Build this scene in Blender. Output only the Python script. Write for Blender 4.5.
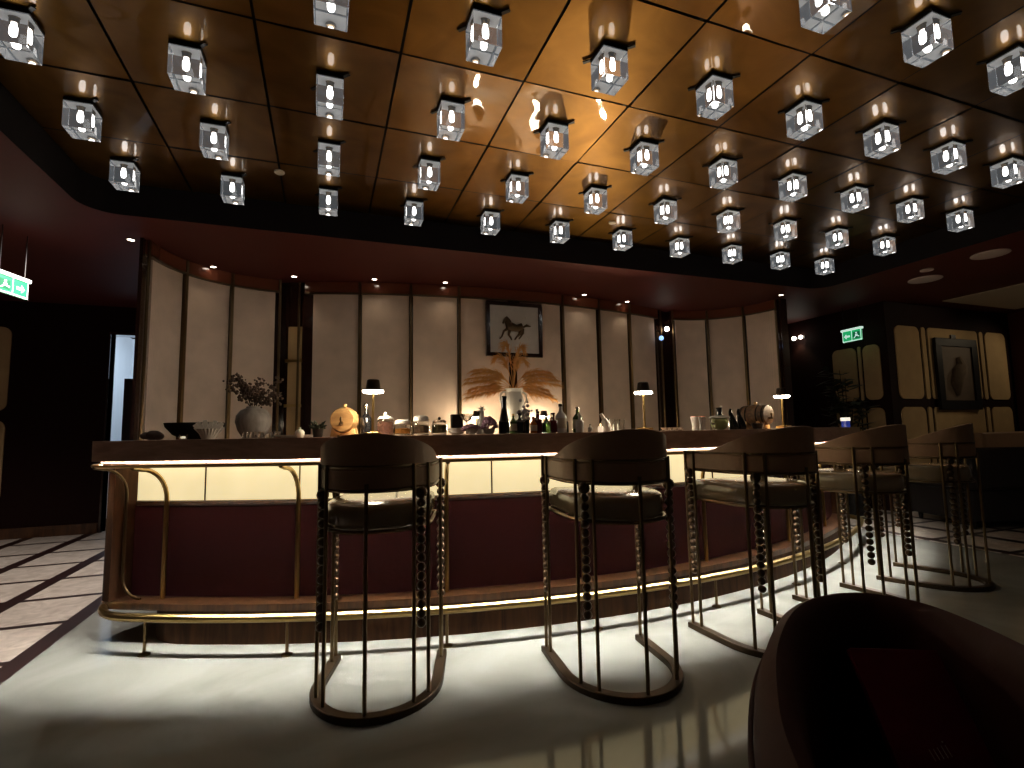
import bpy, bmesh, math, random
from math import sin, cos, pi, radians, asin, atan2, hypot, sqrt
from mathutils import Vector, Matrix

random.seed(7)
for o in list(bpy.data.objects):
    bpy.data.objects.remove(o)
SC = bpy.context.scene
COL = SC.collection

# ------------------------------------------------------------------ camera
EYE = 1.12
PITCH, ROLL, YAW, FPX = 9.38137311e-02, -1.77325400e-02, 3.50558098e-01, 511.3
cam = bpy.data.cameras.new('camera')
cam.sensor_fit = 'HORIZONTAL'
cam.sensor_width = 36.0
cam.lens = 36.0 * FPX / 1024.0
cam.clip_start = 0.02
camo = bpy.data.objects.new('camera', cam)
COL.objects.link(camo)
_f = Vector((0, cos(PITCH), sin(PITCH)))
_u = Vector((0, -sin(PITCH), cos(PITCH)))
_r = Vector((1, 0, 0))
_rr = cos(ROLL) * _r + sin(ROLL) * _u
_uu = -sin(ROLL) * _r + cos(ROLL) * _u
_rot = Matrix((_rr, _uu, -_f)).transposed()
camo.matrix_world = Matrix.Translation((0, 0, EYE)) @ Matrix.Rotation(-YAW, 4, 'Z') @ _rot.to_4x4()
SC.camera = camo

# ------------------------------------------------------------------ world, exposure
SC.view_settings.view_transform = 'Standard'
SC.view_settings.look = 'None'
SC.view_settings.gamma = 1
SC.view_settings.exposure = 0.0
SC.view_settings.use_curve_mapping = False
w = bpy.data.worlds.new('dim_room')
SC.world = w
w.use_nodes = True
w.node_tree.nodes['Background'].inputs[0].default_value = (1.0, 0.8, 0.62, 1)
w.node_tree.nodes['Background'].inputs[1].default_value = 0.016
SC.cycles.sample_clamp_indirect = 3.0
SC.cycles.use_denoising = True
SC.cycles.max_bounces = 12
SC.cycles.transmission_bounces = 10

CEIL_LOW = 2.78      # glossy maroon ceiling
CEIL_GOLD = 3.026    # gold tray ceiling
GRID = 0.664         # tray tile size
WARM = (1.0, 0.80, 0.52)
E_LAMP, E_BACK, E_CUBE, E_DOWN = 7.0, 11.0, 0.40, 2.0
S_LIT, S_LED, S_COVE = 0.82, 480.0, 1.2


# ------------------------------------------------------------------ materials
def nodes_of(m):
    m.use_nodes = True
    nt = m.node_tree
    return nt, nt.nodes['Principled BSDF']


def mat(name, col, rough=0.5, metal=0.0, coat=0.0, emis=None, strength=0.0, trans=0.0, ior=1.45, var=0.0, vscale=8.0,
        stretch=(1, 1, 1), bump=0.0, coat_rough=0.03, spec=0.5):
    m = bpy.data.materials.new(name)
    nt, p = nodes_of(m)
    p.inputs['Base Color'].default_value = (*col, 1)
    p.inputs['Roughness'].default_value = rough
    p.inputs['Metallic'].default_value = metal
    p.inputs['Coat Weight'].default_value = coat
    p.inputs['Coat Roughness'].default_value = coat_rough
    p.inputs['Transmission Weight'].default_value = trans
    p.inputs['IOR'].default_value = ior
    p.inputs['Specular IOR Level'].default_value = spec
    if emis:
        p.inputs['Emission Color'].default_value = (*emis, 1)
        p.inputs['Emission Strength'].default_value = strength
    if var > 0 or bump > 0:
        tc = nt.nodes.new('ShaderNodeTexCoord')
        mp = nt.nodes.new('ShaderNodeMapping')
        mp.inputs['Scale'].default_value = stretch
        nz = nt.nodes.new('ShaderNodeTexNoise')
        nz.inputs['Scale'].default_value = vscale
        nz.inputs['Detail'].default_value = 5
        nt.links.new(tc.outputs['Object'], mp.inputs[0])
        nt.links.new(mp.outputs[0], nz.inputs['Vector'])
        if var > 0:
            mx = nt.nodes.new('ShaderNodeMix')
            mx.data_type = 'RGBA'
            mx.inputs[6].default_value = (*[max(0, c * (1 - var)) for c in col], 1)
            mx.inputs[7].default_value = (*[min(1, c * (1 + var)) for c in col], 1)
            nt.links.new(nz.outputs[0], mx.inputs[0])
            nt.links.new(mx.outputs[2], p.inputs['Base Color'])
        if bump > 0:
            b = nt.nodes.new('ShaderNodeBump')
            b.inputs['Strength'].default_value = bump
            b.inputs['Distance'].default_value = 0.01
            nt.links.new(nz.outputs[0], b.inputs['Height'])
            nt.links.new(b.outputs[0], p.inputs['Normal'])
    return m


def fabric(name, col, rough=0.9, scale=160, emis=None, strength=0.0):
    """woven cloth: fine crosshatch of two wave textures"""
    m = bpy.data.materials.new(name)
    nt, p = nodes_of(m)
    tc = nt.nodes.new('ShaderNodeTexCoord')
    waves = []
    for ax in ('X', 'Z'):
        wv = nt.nodes.new('ShaderNodeTexWave')
        wv.bands_direction = ax
        wv.inputs['Scale'].default_value = scale
        wv.inputs['Distortion'].default_value = 1.5
        nt.links.new(tc.outputs['Object'], wv.inputs['Vector'])
        waves.append(wv)
    nz = nt.nodes.new('ShaderNodeTexNoise')
    nz.inputs['Scale'].default_value = 5
    nz.inputs['Detail'].default_value = 6
    nt.links.new(tc.outputs['Object'], nz.inputs['Vector'])
    a = nt.nodes.new('ShaderNodeMath'); a.operation = 'MULTIPLY'
    nt.links.new(waves[0].outputs['Fac'], a.inputs[0]); nt.links.new(waves[1].outputs['Fac'], a.inputs[1])
    b = nt.nodes.new('ShaderNodeMath'); b.operation = 'MULTIPLY_ADD'
    nt.links.new(a.outputs[0], b.inputs[0]); b.inputs[1].default_value = 0.45
    nt.links.new(nz.outputs[0], b.inputs[2])
    mx = nt.nodes.new('ShaderNodeMix'); mx.data_type = 'RGBA'
    mx.inputs[6].default_value = (*[c * 0.72 for c in col], 1)
    mx.inputs[7].default_value = (*[min(1, c * 1.15) for c in col], 1)
    nt.links.new(b.outputs[0], mx.inputs[0])
    nt.links.new(mx.outputs[2], p.inputs['Base Color'])
    p.inputs['Roughness'].default_value = rough
    if emis:
        m2 = nt.nodes.new('ShaderNodeMix'); m2.data_type = 'RGBA'
        m2.inputs[6].default_value = (*[c * 0.78 for c in emis], 1)
        m2.inputs[7].default_value = (*[c * 1.08 for c in emis], 1)
        nt.links.new(b.outputs[0], m2.inputs[0])
        nt.links.new(m2.outputs[2], p.inputs['Emission Color'])
        p.inputs['Emission Strength'].default_value = strength
    return m


def wood(name, c1, c2, rough=0.35, scale=3.0, stretch=(6, 6, 0.7), coat=0.3):
    m = bpy.data.materials.new(name)
    nt, p = nodes_of(m)
    tc = nt.nodes.new('ShaderNodeTexCoord')
    mp = nt.nodes.new('ShaderNodeMapping'); mp.inputs['Scale'].default_value = stretch
    nz = nt.nodes.new('ShaderNodeTexNoise')
    nz.inputs['Scale'].default_value = scale; nz.inputs['Detail'].default_value = 8; nz.inputs['Distortion'].default_value = 1.2
    cr = nt.nodes.new('ShaderNodeValToRGB')
    cr.color_ramp.elements[0].position = 0.32; cr.color_ramp.elements[0].color = (*c1, 1)
    cr.color_ramp.elements[1].position = 0.70; cr.color_ramp.elements[1].color = (*c2, 1)
    nt.links.new(tc.outputs['Object'], mp.inputs[0]); nt.links.new(mp.outputs[0], nz.inputs['Vector'])
    nt.links.new(nz.outputs[0], cr.inputs[0]); nt.links.new(cr.outputs[0], p.inputs['Base Color'])
    p.inputs['Roughness'].default_value = rough
    p.inputs['Coat Weight'].default_value = coat
    p.inputs['Coat Roughness'].default_value = 0.12
    return m


def glow(name, col, strength, sampled=True):
    m = bpy.data.materials.new(name)
    nt, p = nodes_of(m)
    p.inputs['Base Color'].default_value = (0.8, 0.8, 0.8, 1)
    p.inputs['Emission Color'].default_value = (*col, 1)
    p.inputs['Emission Strength'].default_value = strength
    if not sampled:
        m.cycles.emission_sampling = 'NONE'
    return m


M = {}
M['walnut'] = wood('walnut', (0.028, 0.010, 0.004), (0.10, 0.040, 0.014))
M['walnut_matt'] = wood('walnut_matt', (0.024, 0.009, 0.0035), (0.072, 0.029, 0.010), rough=.7, coat=0.0)
M['walnut_matt'].node_tree.nodes['Principled BSDF'].inputs['Specular IOR Level'].default_value = .15
M['worktop'] = wood('worktop_wood', (0.34, 0.20, 0.14), (0.50, 0.31, 0.22), rough=0.3, stretch=(2, 2, 9))
M['lacquer'] = mat('maroon_lacquer', (0.075, 0.0105, 0.0065), 0.6, var=0.15, vscale=1.2, spec=.35)
M['lacquer_trim'] = mat('red_brown_lacquer', (0.16, 0.045, 0.022), 0.2, coat=0.8, coat_rough=0.06)
M['dark_wall'] = mat('dark_maroon_paint', (0.014, 0.0032, 0.0024), 0.75, var=0.2, vscale=2, spec=.15)
M['dark_gloss'] = mat('dark_gloss_wood', (0.022, 0.008, 0.005), 0.15, coat=0.7)
M['tray_shade'] = mat('unlit_tray_side', (0.004, 0.002, 0.002), 0.8, spec=.2)  # black colour holds the shade on the tray's upright sides
M['maroon'] = mat('maroon_leather', (0.040, 0.007, 0.010), 0.7, spec=.25, var=0.15, vscale=40, bump=0.15)
M['panel'] = fabric('beige_wall_cloth', (0.70, 0.55, 0.455), scale=60)
M['panel_tan'] = fabric('tan_wall_cloth', (0.52, 0.35, 0.17), scale=60)
M['lit_cloth'] = fabric('backlit_cloth', (0.75, 0.64, 0.40), scale=45, emis=(1.0, 0.83, 0.46), strength=S_LIT)
M['brass'] = mat('aged_brass', (0.50, 0.34, 0.13), 0.28, 1.0, var=0.12, vscale=20)
M['brass_dark'] = mat('bronzed_metal', (0.15, 0.10, 0.05), 0.32, 1.0, var=0.15, vscale=20)
M['ring'] = mat('dark_bronze_bar', (0.05, 0.032, 0.018), 0.45, 0.9)
M['bead'] = mat('bronzed_beads', (0.075, 0.045, 0.025), 0.35, 0.85)
M['leather'] = mat('olive_brown_leather', (0.30, 0.23, 0.14), 0.22, coat=.8, coat_rough=.15, var=0.12, vscale=30, bump=0.12)
M['leather_back'] = mat('dark_brown_leather', (0.32, 0.19, 0.11), 0.5, var=0.15, vscale=30, bump=0.12)
M['arm_leather'] = mat('dark_oxblood_leather', (0.065, 0.016, 0.009), 0.65, var=0.15, vscale=14, bump=0.12, spec=.25)
M['sofa'] = mat('black_brown_velvet', (0.010, 0.006, 0.005), 0.9, var=0.2, vscale=20)
M['black'] = mat('black_metal', (0.012, 0.010, 0.009), 0.4, 0.5)
M['white'] = mat('white_ceramic', (0.75, 0.72, 0.68), 0.35, var=0.05, vscale=12)
M['paper'] = mat('white_paper', (0.80, 0.76, 0.72), 0.8)
M['glass'] = mat('clear_glass', (0.95, 0.96, 0.95), 0.02, trans=1.0, ior=1.35)
M['crystal'] = mat('crystal', (0.97, 0.98, 1.0), 0.0, trans=1.0, ior=1.5, emis=(.85, .93, 1.0), strength=.032)  # weak emission gives the clear cube glass a lit haze
M['bulb'] = glow('cube_bulb', (1.0, 0.97, 0.92), 6.0, False)
M['reflector'] = mat('white_reflector', (.9, .9, .9), .5)
M['lamp_glow'] = glow('lamp_diffuser', (1.0, 0.88, 0.68), 45.0, False)
M['spot_glow'] = glow('downlight_lens', (1.0, 0.88, 0.72), 14.0, False)
M['led'] = glow('led_strip', (1.0, 0.98, 0.90), S_LED)
M['cove'] = glow('cove_strip', (1.0, 0.93, 0.76), S_COVE)
M['barrel'] = wood('oak_stave', (0.30, 0.16, 0.06), (0.62, 0.40, 0.17), rough=0.5, stretch=(2, 8, 8), coat=0.1)
M['barrel_dark'] = wood('dark_oak_stave', (0.06, 0.03, 0.015), (0.20, 0.11, 0.05), rough=0.5, stretch=(2, 8, 8), coat=0.1)
M['white_wall'] = mat('white_corridor_paint', (0.80, 0.84, 0.88), 0.7)


def marble():
    m = bpy.data.materials.new('polished_cream_marble')
    nt, p = nodes_of(m)
    tc = nt.nodes.new('ShaderNodeTexCoord')
    nz = nt.nodes.new('ShaderNodeTexNoise')
    nz.inputs['Scale'].default_value = 1.3; nz.inputs['Detail'].default_value = 9; nz.inputs['Distortion'].default_value = 1.8
    cr = nt.nodes.new('ShaderNodeValToRGB')
    cr.color_ramp.elements[0].position = 0.30; cr.color_ramp.elements[0].color = (0.25, 0.245, 0.215, 1)
    cr.color_ramp.elements[1].position = 0.62; cr.color_ramp.elements[1].color = (0.33, 0.33, 0.295, 1)
    nt.links.new(tc.outputs['Object'], nz.inputs['Vector']); nt.links.new(nz.outputs[0], cr.inputs[0])
    nt.links.new(cr.outputs[0], p.inputs['Base Color'])
    p.inputs['Roughness'].default_value = 0.09
    return m


def tiled():
    """cream stone squares between dark maroon strips"""
    m = bpy.data.materials.new('stone_squares_with_maroon_strips')
    nt, p = nodes_of(m)
    L = nt.links
    tc = nt.nodes.new('ShaderNodeTexCoord')
    sx = nt.nodes.new('ShaderNodeSeparateXYZ')
    L.new(tc.outputs['Object'], sx.inputs[0])

    def line(out, origin, pitch, half):
        a = nt.nodes.new('ShaderNodeMath'); a.operation = 'SUBTRACT'; L.new(out, a.inputs[0]); a.inputs[1].default_value = origin - pitch / 2
        b = nt.nodes.new('ShaderNodeMath'); b.operation = 'DIVIDE'; L.new(a.outputs[0], b.inputs[0]); b.inputs[1].default_value = pitch
        f = nt.nodes.new('ShaderNodeMath'); f.operation = 'FRACT'; L.new(b.outputs[0], f.inputs[0])
        c = nt.nodes.new('ShaderNodeMath'); c.operation = 'SUBTRACT'; L.new(f.outputs[0], c.inputs[0]); c.inputs[1].default_value = 0.5
        d = nt.nodes.new('ShaderNodeMath'); d.operation = 'ABSOLUTE'; L.new(c.outputs[0], d.inputs[0])
        e = nt.nodes.new('ShaderNodeMath'); e.operation = 'LESS_THAN'; L.new(d.outputs[0], e.inputs[0]); e.inputs[1].default_value = half / pitch
        return e
    a = line(sx.outputs['X'], -1.443, 0.5875, 0.054)
    b = line(sx.outputs['Y'], 4.045, 0.6185, 0.029)
    mx = nt.nodes.new('ShaderNodeMath'); mx.operation = 'MAXIMUM'
    L.new(a.outputs[0], mx.inputs[0]); L.new(b.outputs[0], mx.inputs[1])
    nz = nt.nodes.new('ShaderNodeTexNoise'); nz.inputs['Scale'].default_value = 7; nz.inputs['Detail'].default_value = 8; nz.inputs['Distortion'].default_value = 2
    L.new(tc.outputs['Object'], nz.inputs['Vector'])
    cr = nt.nodes.new('ShaderNodeValToRGB')
    cr.color_ramp.elements[0].position = 0.3; cr.color_ramp.elements[0].color = (0.40, 0.33, 0.27, 1)
    cr.color_ramp.elements[1].position = 0.7; cr.color_ramp.elements[1].color = (0.62, 0.53, 0.45, 1)
    L.new(nz.outputs[0], cr.inputs[0])
    mix = nt.nodes.new('ShaderNodeMix'); mix.data_type = 'RGBA'
    L.new(mx.outputs[0], mix.inputs[0]); L.new(cr.outputs[0], mix.inputs[6]); mix.inputs[7].default_value = (0.018, 0.005, 0.004, 1)
    L.new(mix.outputs[2], p.inputs['Base Color'])
    p.inputs['Roughness'].default_value = 0.4
    return m


def gold():
    """gold leaf under wavy clear lacquer"""
    m = bpy.data.materials.new('lacquered_gold_leaf')
    nt, p = nodes_of(m)
    tc = nt.nodes.new('ShaderNodeTexCoord')
    nz = nt.nodes.new('ShaderNodeTexNoise'); nz.inputs['Scale'].default_value = 3.2; nz.inputs['Detail'].default_value = 8; nz.inputs['Distortion'].default_value = 1.0
    nt.links.new(tc.outputs['Object'], nz.inputs['Vector'])
    cr = nt.nodes.new('ShaderNodeValToRGB')
    cr.color_ramp.elements[0].position = 0.3; cr.color_ramp.elements[0].color = (0.165, 0.074, 0.012, 1)
    cr.color_ramp.elements[1].position = 0.75; cr.color_ramp.elements[1].color = (0.27, 0.130, 0.024, 1)
    nt.links.new(nz.outputs[0], cr.inputs[0]); nt.links.new(cr.outputs[0], p.inputs['Base Color'])
    p.inputs['Metallic'].default_value = 1.0
    p.inputs['Roughness'].default_value = 0.40
    p.inputs['Coat Weight'].default_value = 0.8
    p.inputs['Coat Roughness'].default_value = 0.02
    p.inputs['Coat IOR'].default_value = 1.5
    n2 = nt.nodes.new('ShaderNodeTexNoise'); n2.inputs['Scale'].default_value = 2.4; n2.inputs['Detail'].default_value = 1
    nt.links.new(tc.outputs['Object'], n2.inputs['Vector'])
    b = nt.nodes.new('ShaderNodeBump'); b.inputs['Strength'].default_value = 0.35; b.inputs['Distance'].default_value = 0.03
    nt.links.new(n2.outputs[0], b.inputs['Height'])
    nt.links.new(b.outputs[0], p.inputs['Coat Normal'])
    return m


M['marble'] = marble()
M['tiled'] = tiled()
M['gold'] = gold()


# ------------------------------------------------------------------ mesh helpers
class MB:
    """collects shapes into one mesh"""
    def __init__(self):
        self.v = []
        self.f = []
        self.mi = []
        self.cur = 0

    def add(self, verts, faces):
        o = len(self.v)
        self.v += [tuple(p) for p in verts]
        self.f += [tuple(i + o for i in f) for f in faces]
        self.mi += [self.cur] * len(faces)
        return self

    def box(self, x0, x1, y0, y1, z0, z1, M4=None):
        v = [Vector((x, y, z)) for z in (z0, z1) for y in (y0, y1) for x in (x0, x1)]
        if M4:
            v = [M4 @ p for p in v]
        return self.add(v, [(0, 2, 3, 1), (4, 5, 7, 6), (0, 1, 5, 4), (1, 3, 7, 5), (3, 2, 6, 7), (2, 0, 4, 6)])

    def prism(self, poly, z0, z1, caps=True):
        n = len(poly)
        a = sum(poly[i][0] * poly[(i + 1) % n][1] - poly[(i + 1) % n][0] * poly[i][1] for i in range(n))
        if a < 0:
            poly = poly[::-1]
        v = [(x, y, z0) for x, y in poly] + [(x, y, z1) for x, y in poly]
        f = [(i, (i + 1) % n, n + (i + 1) % n, n + i) for i in range(n)]
        if caps:
            f += [tuple(range(n - 1, -1, -1)), tuple(range(n, 2 * n))]
        return self.add(v, f)

    def band(self, inner, outer, z0, z1):
        """solid between two polylines with the same number of points"""
        n = len(inner)
        v = []
        for i in range(n):
            for (x, y) in (inner[i], outer[i]):
                for z in (z0 if not callable(z0) else z0(i / (n - 1)), z1 if not callable(z1) else z1(i / (n - 1))):
                    v.append((x, y, z))
        f = []
        for i in range(n - 1):
            a, b = 4 * i, 4 * i + 4
            f += [(a, b, b + 1, a + 1), (a + 2, a + 3, b + 3, b + 2), (a + 1, b + 1, b + 3, a + 3), (a, a + 2, b + 2, b)]
        e = 4 * (n - 1)
        f += [(0, 1, 3, 2), (e, e + 2, e + 3, e + 1)]
        return self.add(v, f)

    def tube(self, path, r, n=8, closed=False, cap=True):
        P = [Vector(p) for p in path]
        m = len(P)
        R = r if isinstance(r, (list, tuple)) else [r] * m
        rings = []
        prev = None
        for i in range(m):
            if closed:
                t = (P[(i + 1) % m] - P[i - 1]).normalized()
            else:
                t = (P[min(i + 1, m - 1)] - P[max(i - 1, 0)])
                t = t.normalized() if t.length > 1e-9 else Vector((0, 0, 1))
            if prev is None:
                h = Vector((0, 0, 1)) if abs(t.z) < 0.9 else Vector((1, 0, 0))
                a = t.cross(h).normalized()
            else:
                a = prev - t * prev.dot(t)
                a = a.normalized() if a.length > 1e-6 else t.orthogonal().normalized()
            prev = a
            b = t.cross(a)
            rings.append([P[i] + (a * cos(2 * pi * k / n) + b * sin(2 * pi * k / n)) * R[i] for k in range(n)])
        v = [p for ring in rings for p in ring]
        f = []
        for i in range(m if closed else m - 1):
            j = (i + 1) % m
            for k in range(n):
                l = (k + 1) % n
                f.append((i * n + k, i * n + l, j * n + l, j * n + k))
        if cap and not closed:
            f += [tuple(range(n - 1, -1, -1)), tuple((m - 1) * n + k for k in range(n))]
        return self.add(v, f)

    def lathe(self, prof, n=24, M4=None, closed_ends=True):
        """prof: list of (r, z) from bottom to top"""
        v = []
        for r, z in prof:
            for k in range(n):
                p = Vector((r * cos(2 * pi * k / n), r * sin(2 * pi * k / n), z))
                v.append(M4 @ p if M4 else p)
        f = []
        for i in range(len(prof) - 1):
            for k in range(n):
                l = (k + 1) % n
                f.append((i * n + k, i * n + l, (i + 1) * n + l, (i + 1) * n + k))
        if closed_ends:
            if prof[0][0] > 1e-5:
                f.append(tuple(range(n - 1, -1, -1)))
            if prof[-1][0] > 1e-5:
                e = (len(prof) - 1) * n
                f.append(tuple(e + k for k in range(n)))
        return self.add(v, f)

    def ball(self, c, r, n=10, sq=(1, 1, 1), M4=None):
        prof = [(max(1e-6, r * sin(pi * i / n)), -r * cos(pi * i / n)) for i in range(n + 1)]
        T = Matrix.Translation(c) @ Matrix.Diagonal((*sq, 1))
        if M4:
            T = M4 @ T
        return self.lathe(prof, n + 4, T, False)

    def sweep(self, path, section, closed=False):
        """path: list of (point, outward normal); section: closed list of (along normal, z)"""
        n = len(section)
        v = []
        for (p, nn) in path:
            for a, z in section:
                v.append((p[0] + nn[0] * a, p[1] + nn[1] * a, p[2] + z))
        f = []
        m = len(path)
        for i in range(m if closed else m - 1):
            j = (i + 1) % m
            for k in range(n):
                l = (k + 1) % n
                f.append((i * n + k, j * n + k, j * n + l, i * n + l))
        if not closed:
            f += [tuple(range(n)), tuple((m - 1) * n + k for k in range(n - 1, -1, -1))]
        return self.add(v, f)

    def build(self, name, mats, parent=None, loc=(0, 0, 0), rot=0.0, smooth=35, bevel=0.0):
        me = bpy.data.meshes.new(name)
        me.from_pydata(self.v, [], self.f)
        for mm in (mats if isinstance(mats, (list, tuple)) else [mats]):
            me.materials.append(mm)
        for p, i in zip(me.polygons, self.mi):
            p.material_index = i
        bm = bmesh.new()
        bm.from_mesh(me)
        bmesh.ops.remove_doubles(bm, verts=bm.verts, dist=1e-5)
        bmesh.ops.recalc_face_normals(bm, faces=bm.faces)
        bm.to_mesh(me)
        bm.free()
        if smooth:
            me.shade_smooth()
            me.set_sharp_from_angle(angle=radians(smooth))
        o = bpy.data.objects.new(name, me)
        COL.objects.link(o)
        o.location = loc
        o.rotation_euler = (0, 0, rot)
        if parent:
            o.parent = parent
        if bevel > 0:
            b = o.modifiers.new('bevel', 'BEVEL')
            b.width = bevel
            b.segments = 2
            b.limit_method = 'ANGLE'
            b.angle_limit = radians(40)
        return o


def tag(o, label=None, cat=None, group=None, kind=None):
    for k, x in (('label', label), ('category', cat), ('group', group), ('kind', kind)):
        if x:
            o[k] = x
    return o


def thing(name, label, cat, loc=(0, 0, 0), rot=0.0, group=None):
    o = bpy.data.objects.new(name, None)
    COL.objects.link(o)
    o.empty_display_size = 0.05
    o.location = loc
    o.rotation_euler = (0, 0, rot)
    return tag(o, label, cat, group)


def kids(o, table={}):
    return [c for c in bpy.data.objects if c.parent == o]


def copy_thing(o, loc, rot, label, group=None):
    def rec(src, parent):
        c = src.copy()
        COL.objects.link(c)
        c.parent = parent
        for ch in kids(src):
            rec(ch, c)
        return c
    r = rec(o, None)
    r.location = loc
    r.rotation_euler = (0, 0, rot)
    r['label'] = label
    if group:
        r['group'] = group
    return r


def lamp(name, kind, loc, energy, col=WARM, parent=None, size=0.05, spot=None, blend=0.6, aim=None):
    l = bpy.data.lights.new(name, kind)
    l.energy = energy
    l.color = col
    if kind == 'AREA':
        l.size = size
    else:
        l.shadow_soft_size = size
    if spot:
        l.spot_size = radians(spot)
        l.spot_blend = blend
    o = bpy.data.objects.new(name, l)
    COL.objects.link(o)
    o.location = loc
    if aim is not None:
        o.rotation_euler = (Vector(aim) - Vector(loc)).to_track_quat('-Z', 'Y').to_euler()
    if parent:
        o.parent = parent
    return o


def rrect(x0, x1, y0, y1, r, n=5):
    pts = []
    for cx, cy, a0 in ((x1 - r, y1 - r, 0), (x0 + r, y1 - r, 90), (x0 + r, y0 + r, 180), (x1 - r, y0 + r, 270)):
        for i in range(n + 1):
            a = radians(a0 + 90 * i / n)
            pts.append((cx + r * cos(a), cy + r * sin(a)))
    return pts


# ------------------------------------------------------------------ the bar's arc and the back wall's curve
BC = (1.72, 8.55)


def arc(R, deg):
    a = radians(deg)
    return (BC[0] + R * sin(a), BC[1] - R * cos(a))


def arcline(R, d0, d1, n=80):
    return [arc(R, d0 + (d1 - d0) * i / n) for i in range(n + 1)]


def rounded_line(R, d0, d1, back, rc, n=80):
    """arc of radius R whose two ends turn a rounded corner and run radially back"""
    da = math.degrees(rc / R)
    out = []

    def corner(dc, sgn):
        p0 = Vector(arc(R, dc + sgn * da)); pc = Vector(arc(R, dc)); p1 = Vector(arc(R - rc, dc))
        q = []
        for i in range(11):
            t = i / 10
            a = p0 * (1 - t) ** 3 + 3 * t * (1 - t) ** 2 * (p0.lerp(pc, .55)) + 3 * t * t * (1 - t) * (p1.lerp(pc, .55)) + t ** 3 * p1
            q.append((a.x, a.y))
        return q
    left = corner(d0, 1)[::-1]
    out.append(arc(R - back, d0))
    out += left
    out += [arc(R, d0 + da + (d1 - d0 - 2 * da) * i / n) for i in range(1, n)]
    out += corner(d1, -1)
    out.append(arc(R - back, d1))
    return out


WC, WR = (2.03, 13.13), 7.6          # middle stretch of the back wall
WING_R = 0.97


def wall_mid(deg, off=0.0):
    a = radians(deg)
    return (WC[0] + (WR + off) * sin(a), WC[1] - (WR + off) * cos(a))


def wing(side, deg, off=0.0):
    cx = -0.47 if side < 0 else 4.53
    a = radians(deg)
    return (cx + (WING_R - off) * sin(a), 4.9 - (WING_R - off) * cos(a))


# ================================================================== SETTING
f = MB()
f.add([(-1.391, -2, 0), (5.51, -2, 0), (5.51, 7.63, 0), (-1.391, 7.63, 0)], [(0, 1, 2, 3)])
f.cur = 1
f.add([(-6, -2, 0), (-1.391, -2, 0), (-1.391, 7.63, 0), (-6, 7.63, 0), (-2.53, 7.63, 0), (-1.5, 7.63, 0), (-1.5, 9.6, 0), (-2.53, 9.6, 0)],
      [(0, 1, 2, 3), (4, 5, 6, 7)])
f.add([(5.51, -2, 0), (12, -2, 0), (12, 7.63, 0), (5.51, 7.63, 0)], [(0, 1, 2, 3)])
tag(f.build('floor', [M['marble'], M['tiled']], smooth=0), kind='structure')

# lower glossy ceiling with the opening of the tray
TU0, TU1, TV0, TV1 = -2.506 * GRID, 8.494 * GRID, -2.33 * GRID, 6.67 * GRID
hole = rrect(TU0, TU1, TV0, TV1, 0.22, 6)
outer = []
c = MB()
n = len(hole)
cx, cy = (TU0 + TU1) / 2, (TV0 + TV1) / 2


def to_outer(p):
    # project from the hole's middle to the outer rectangle
    dx, dy = p[0] - cx, p[1] - cy
    s = min((12 - cx) / dx if dx > 1e-6 else ((-6 - cx) / dx if dx < -1e-6 else 1e9),
            (9.6 - cy) / dy if dy > 1e-6 else ((-2 - cy) / dy if dy < -1e-6 else 1e9))
    return (cx + dx * s, cy + dy * s)


ring_o = [to_outer(p) for p in hole]
v = [(x, y, CEIL_LOW) for x, y in hole] + [(x, y, CEIL_LOW) for x, y in ring_o]
corners = [(12, 9.6), (-6, 9.6), (-6, -2), (12, -2)]
fc = []
for i in range(n):
    j = (i + 1) % n
    fc.append((i, j, n + j, n + i))
c.add(v, fc)
# fill the four outer corners
for k, cc in enumerate(corners):
    best = None
    for i in range(n):
        a, b = ring_o[i], ring_o[(i + 1) % n]
        onx = lambda p: abs(p[0] - cc[0]) < 1e-4
        ony = lambda p: abs(p[1] - cc[1]) < 1e-4
        if (onx(a) and ony(b)) or (ony(a) and onx(b)):
            best = (a, b)
    if best:
        c.add([(*best[0], CEIL_LOW), (*best[1], CEIL_LOW), (*cc, CEIL_LOW)], [(0, 1, 2)])
tag(c.build('ceiling', M['lacquer'], smooth=0), kind='structure')
t = MB()
v = [(x, y, CEIL_LOW) for x, y in hole] + [(x, y, CEIL_GOLD + 0.05) for x, y in hole]
t.add(v, [(i, (i + 1) % n, n + (i + 1) % n, n + i) for i in range(n)])
tag(t.build('trim_1', M['tray_shade']), kind='structure')

# gold tray: each square slightly dished, dark joints between
g = MB()
rr = random.Random(3)
for iu in range(11):
    for iv in range(9):
        u0 = TU0 + iu * GRID; v0 = TV0 + iv * GRID
        gap = 0.007
        a0, a1, b0, b1 = u0 + gap, u0 + GRID - gap, v0 + gap, v0 + GRID - gap
        tx, ty = rr.uniform(-.005, .005), rr.uniform(-.005, .005)
        bulge = rr.uniform(0.002, 0.009)
        N = 8
        vv = []
        for j in range(N + 1):
            for i in range(N + 1):
                s, q = i / N, j / N
                z = CEIL_GOLD + bulge * (1 - (2 * s - 1) ** 2) * (1 - (2 * q - 1) ** 2) + tx * (s - .5) + ty * (q - .5)
                vv.append((a0 + (a1 - a0) * s, b0 + (b1 - b0) * q, z))
        g.add(vv, [(j * (N + 1) + i, j * (N + 1) + i + 1, (j + 1) * (N + 1) + i + 1, (j + 1) * (N + 1) + i) for j in range(N) for i in range(N)])
g.cur = 1
g.add([(TU0, TV0, CEIL_GOLD + .02), (TU1, TV0, CEIL_GOLD + .02), (TU1, TV1, CEIL_GOLD + .02), (TU0, TV1, CEIL_GOLD + .02)], [(0, 1, 2, 3)])
tag(g.build('ceiling_tray', [M['gold'], M['black']], smooth=30), kind='structure')

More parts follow.
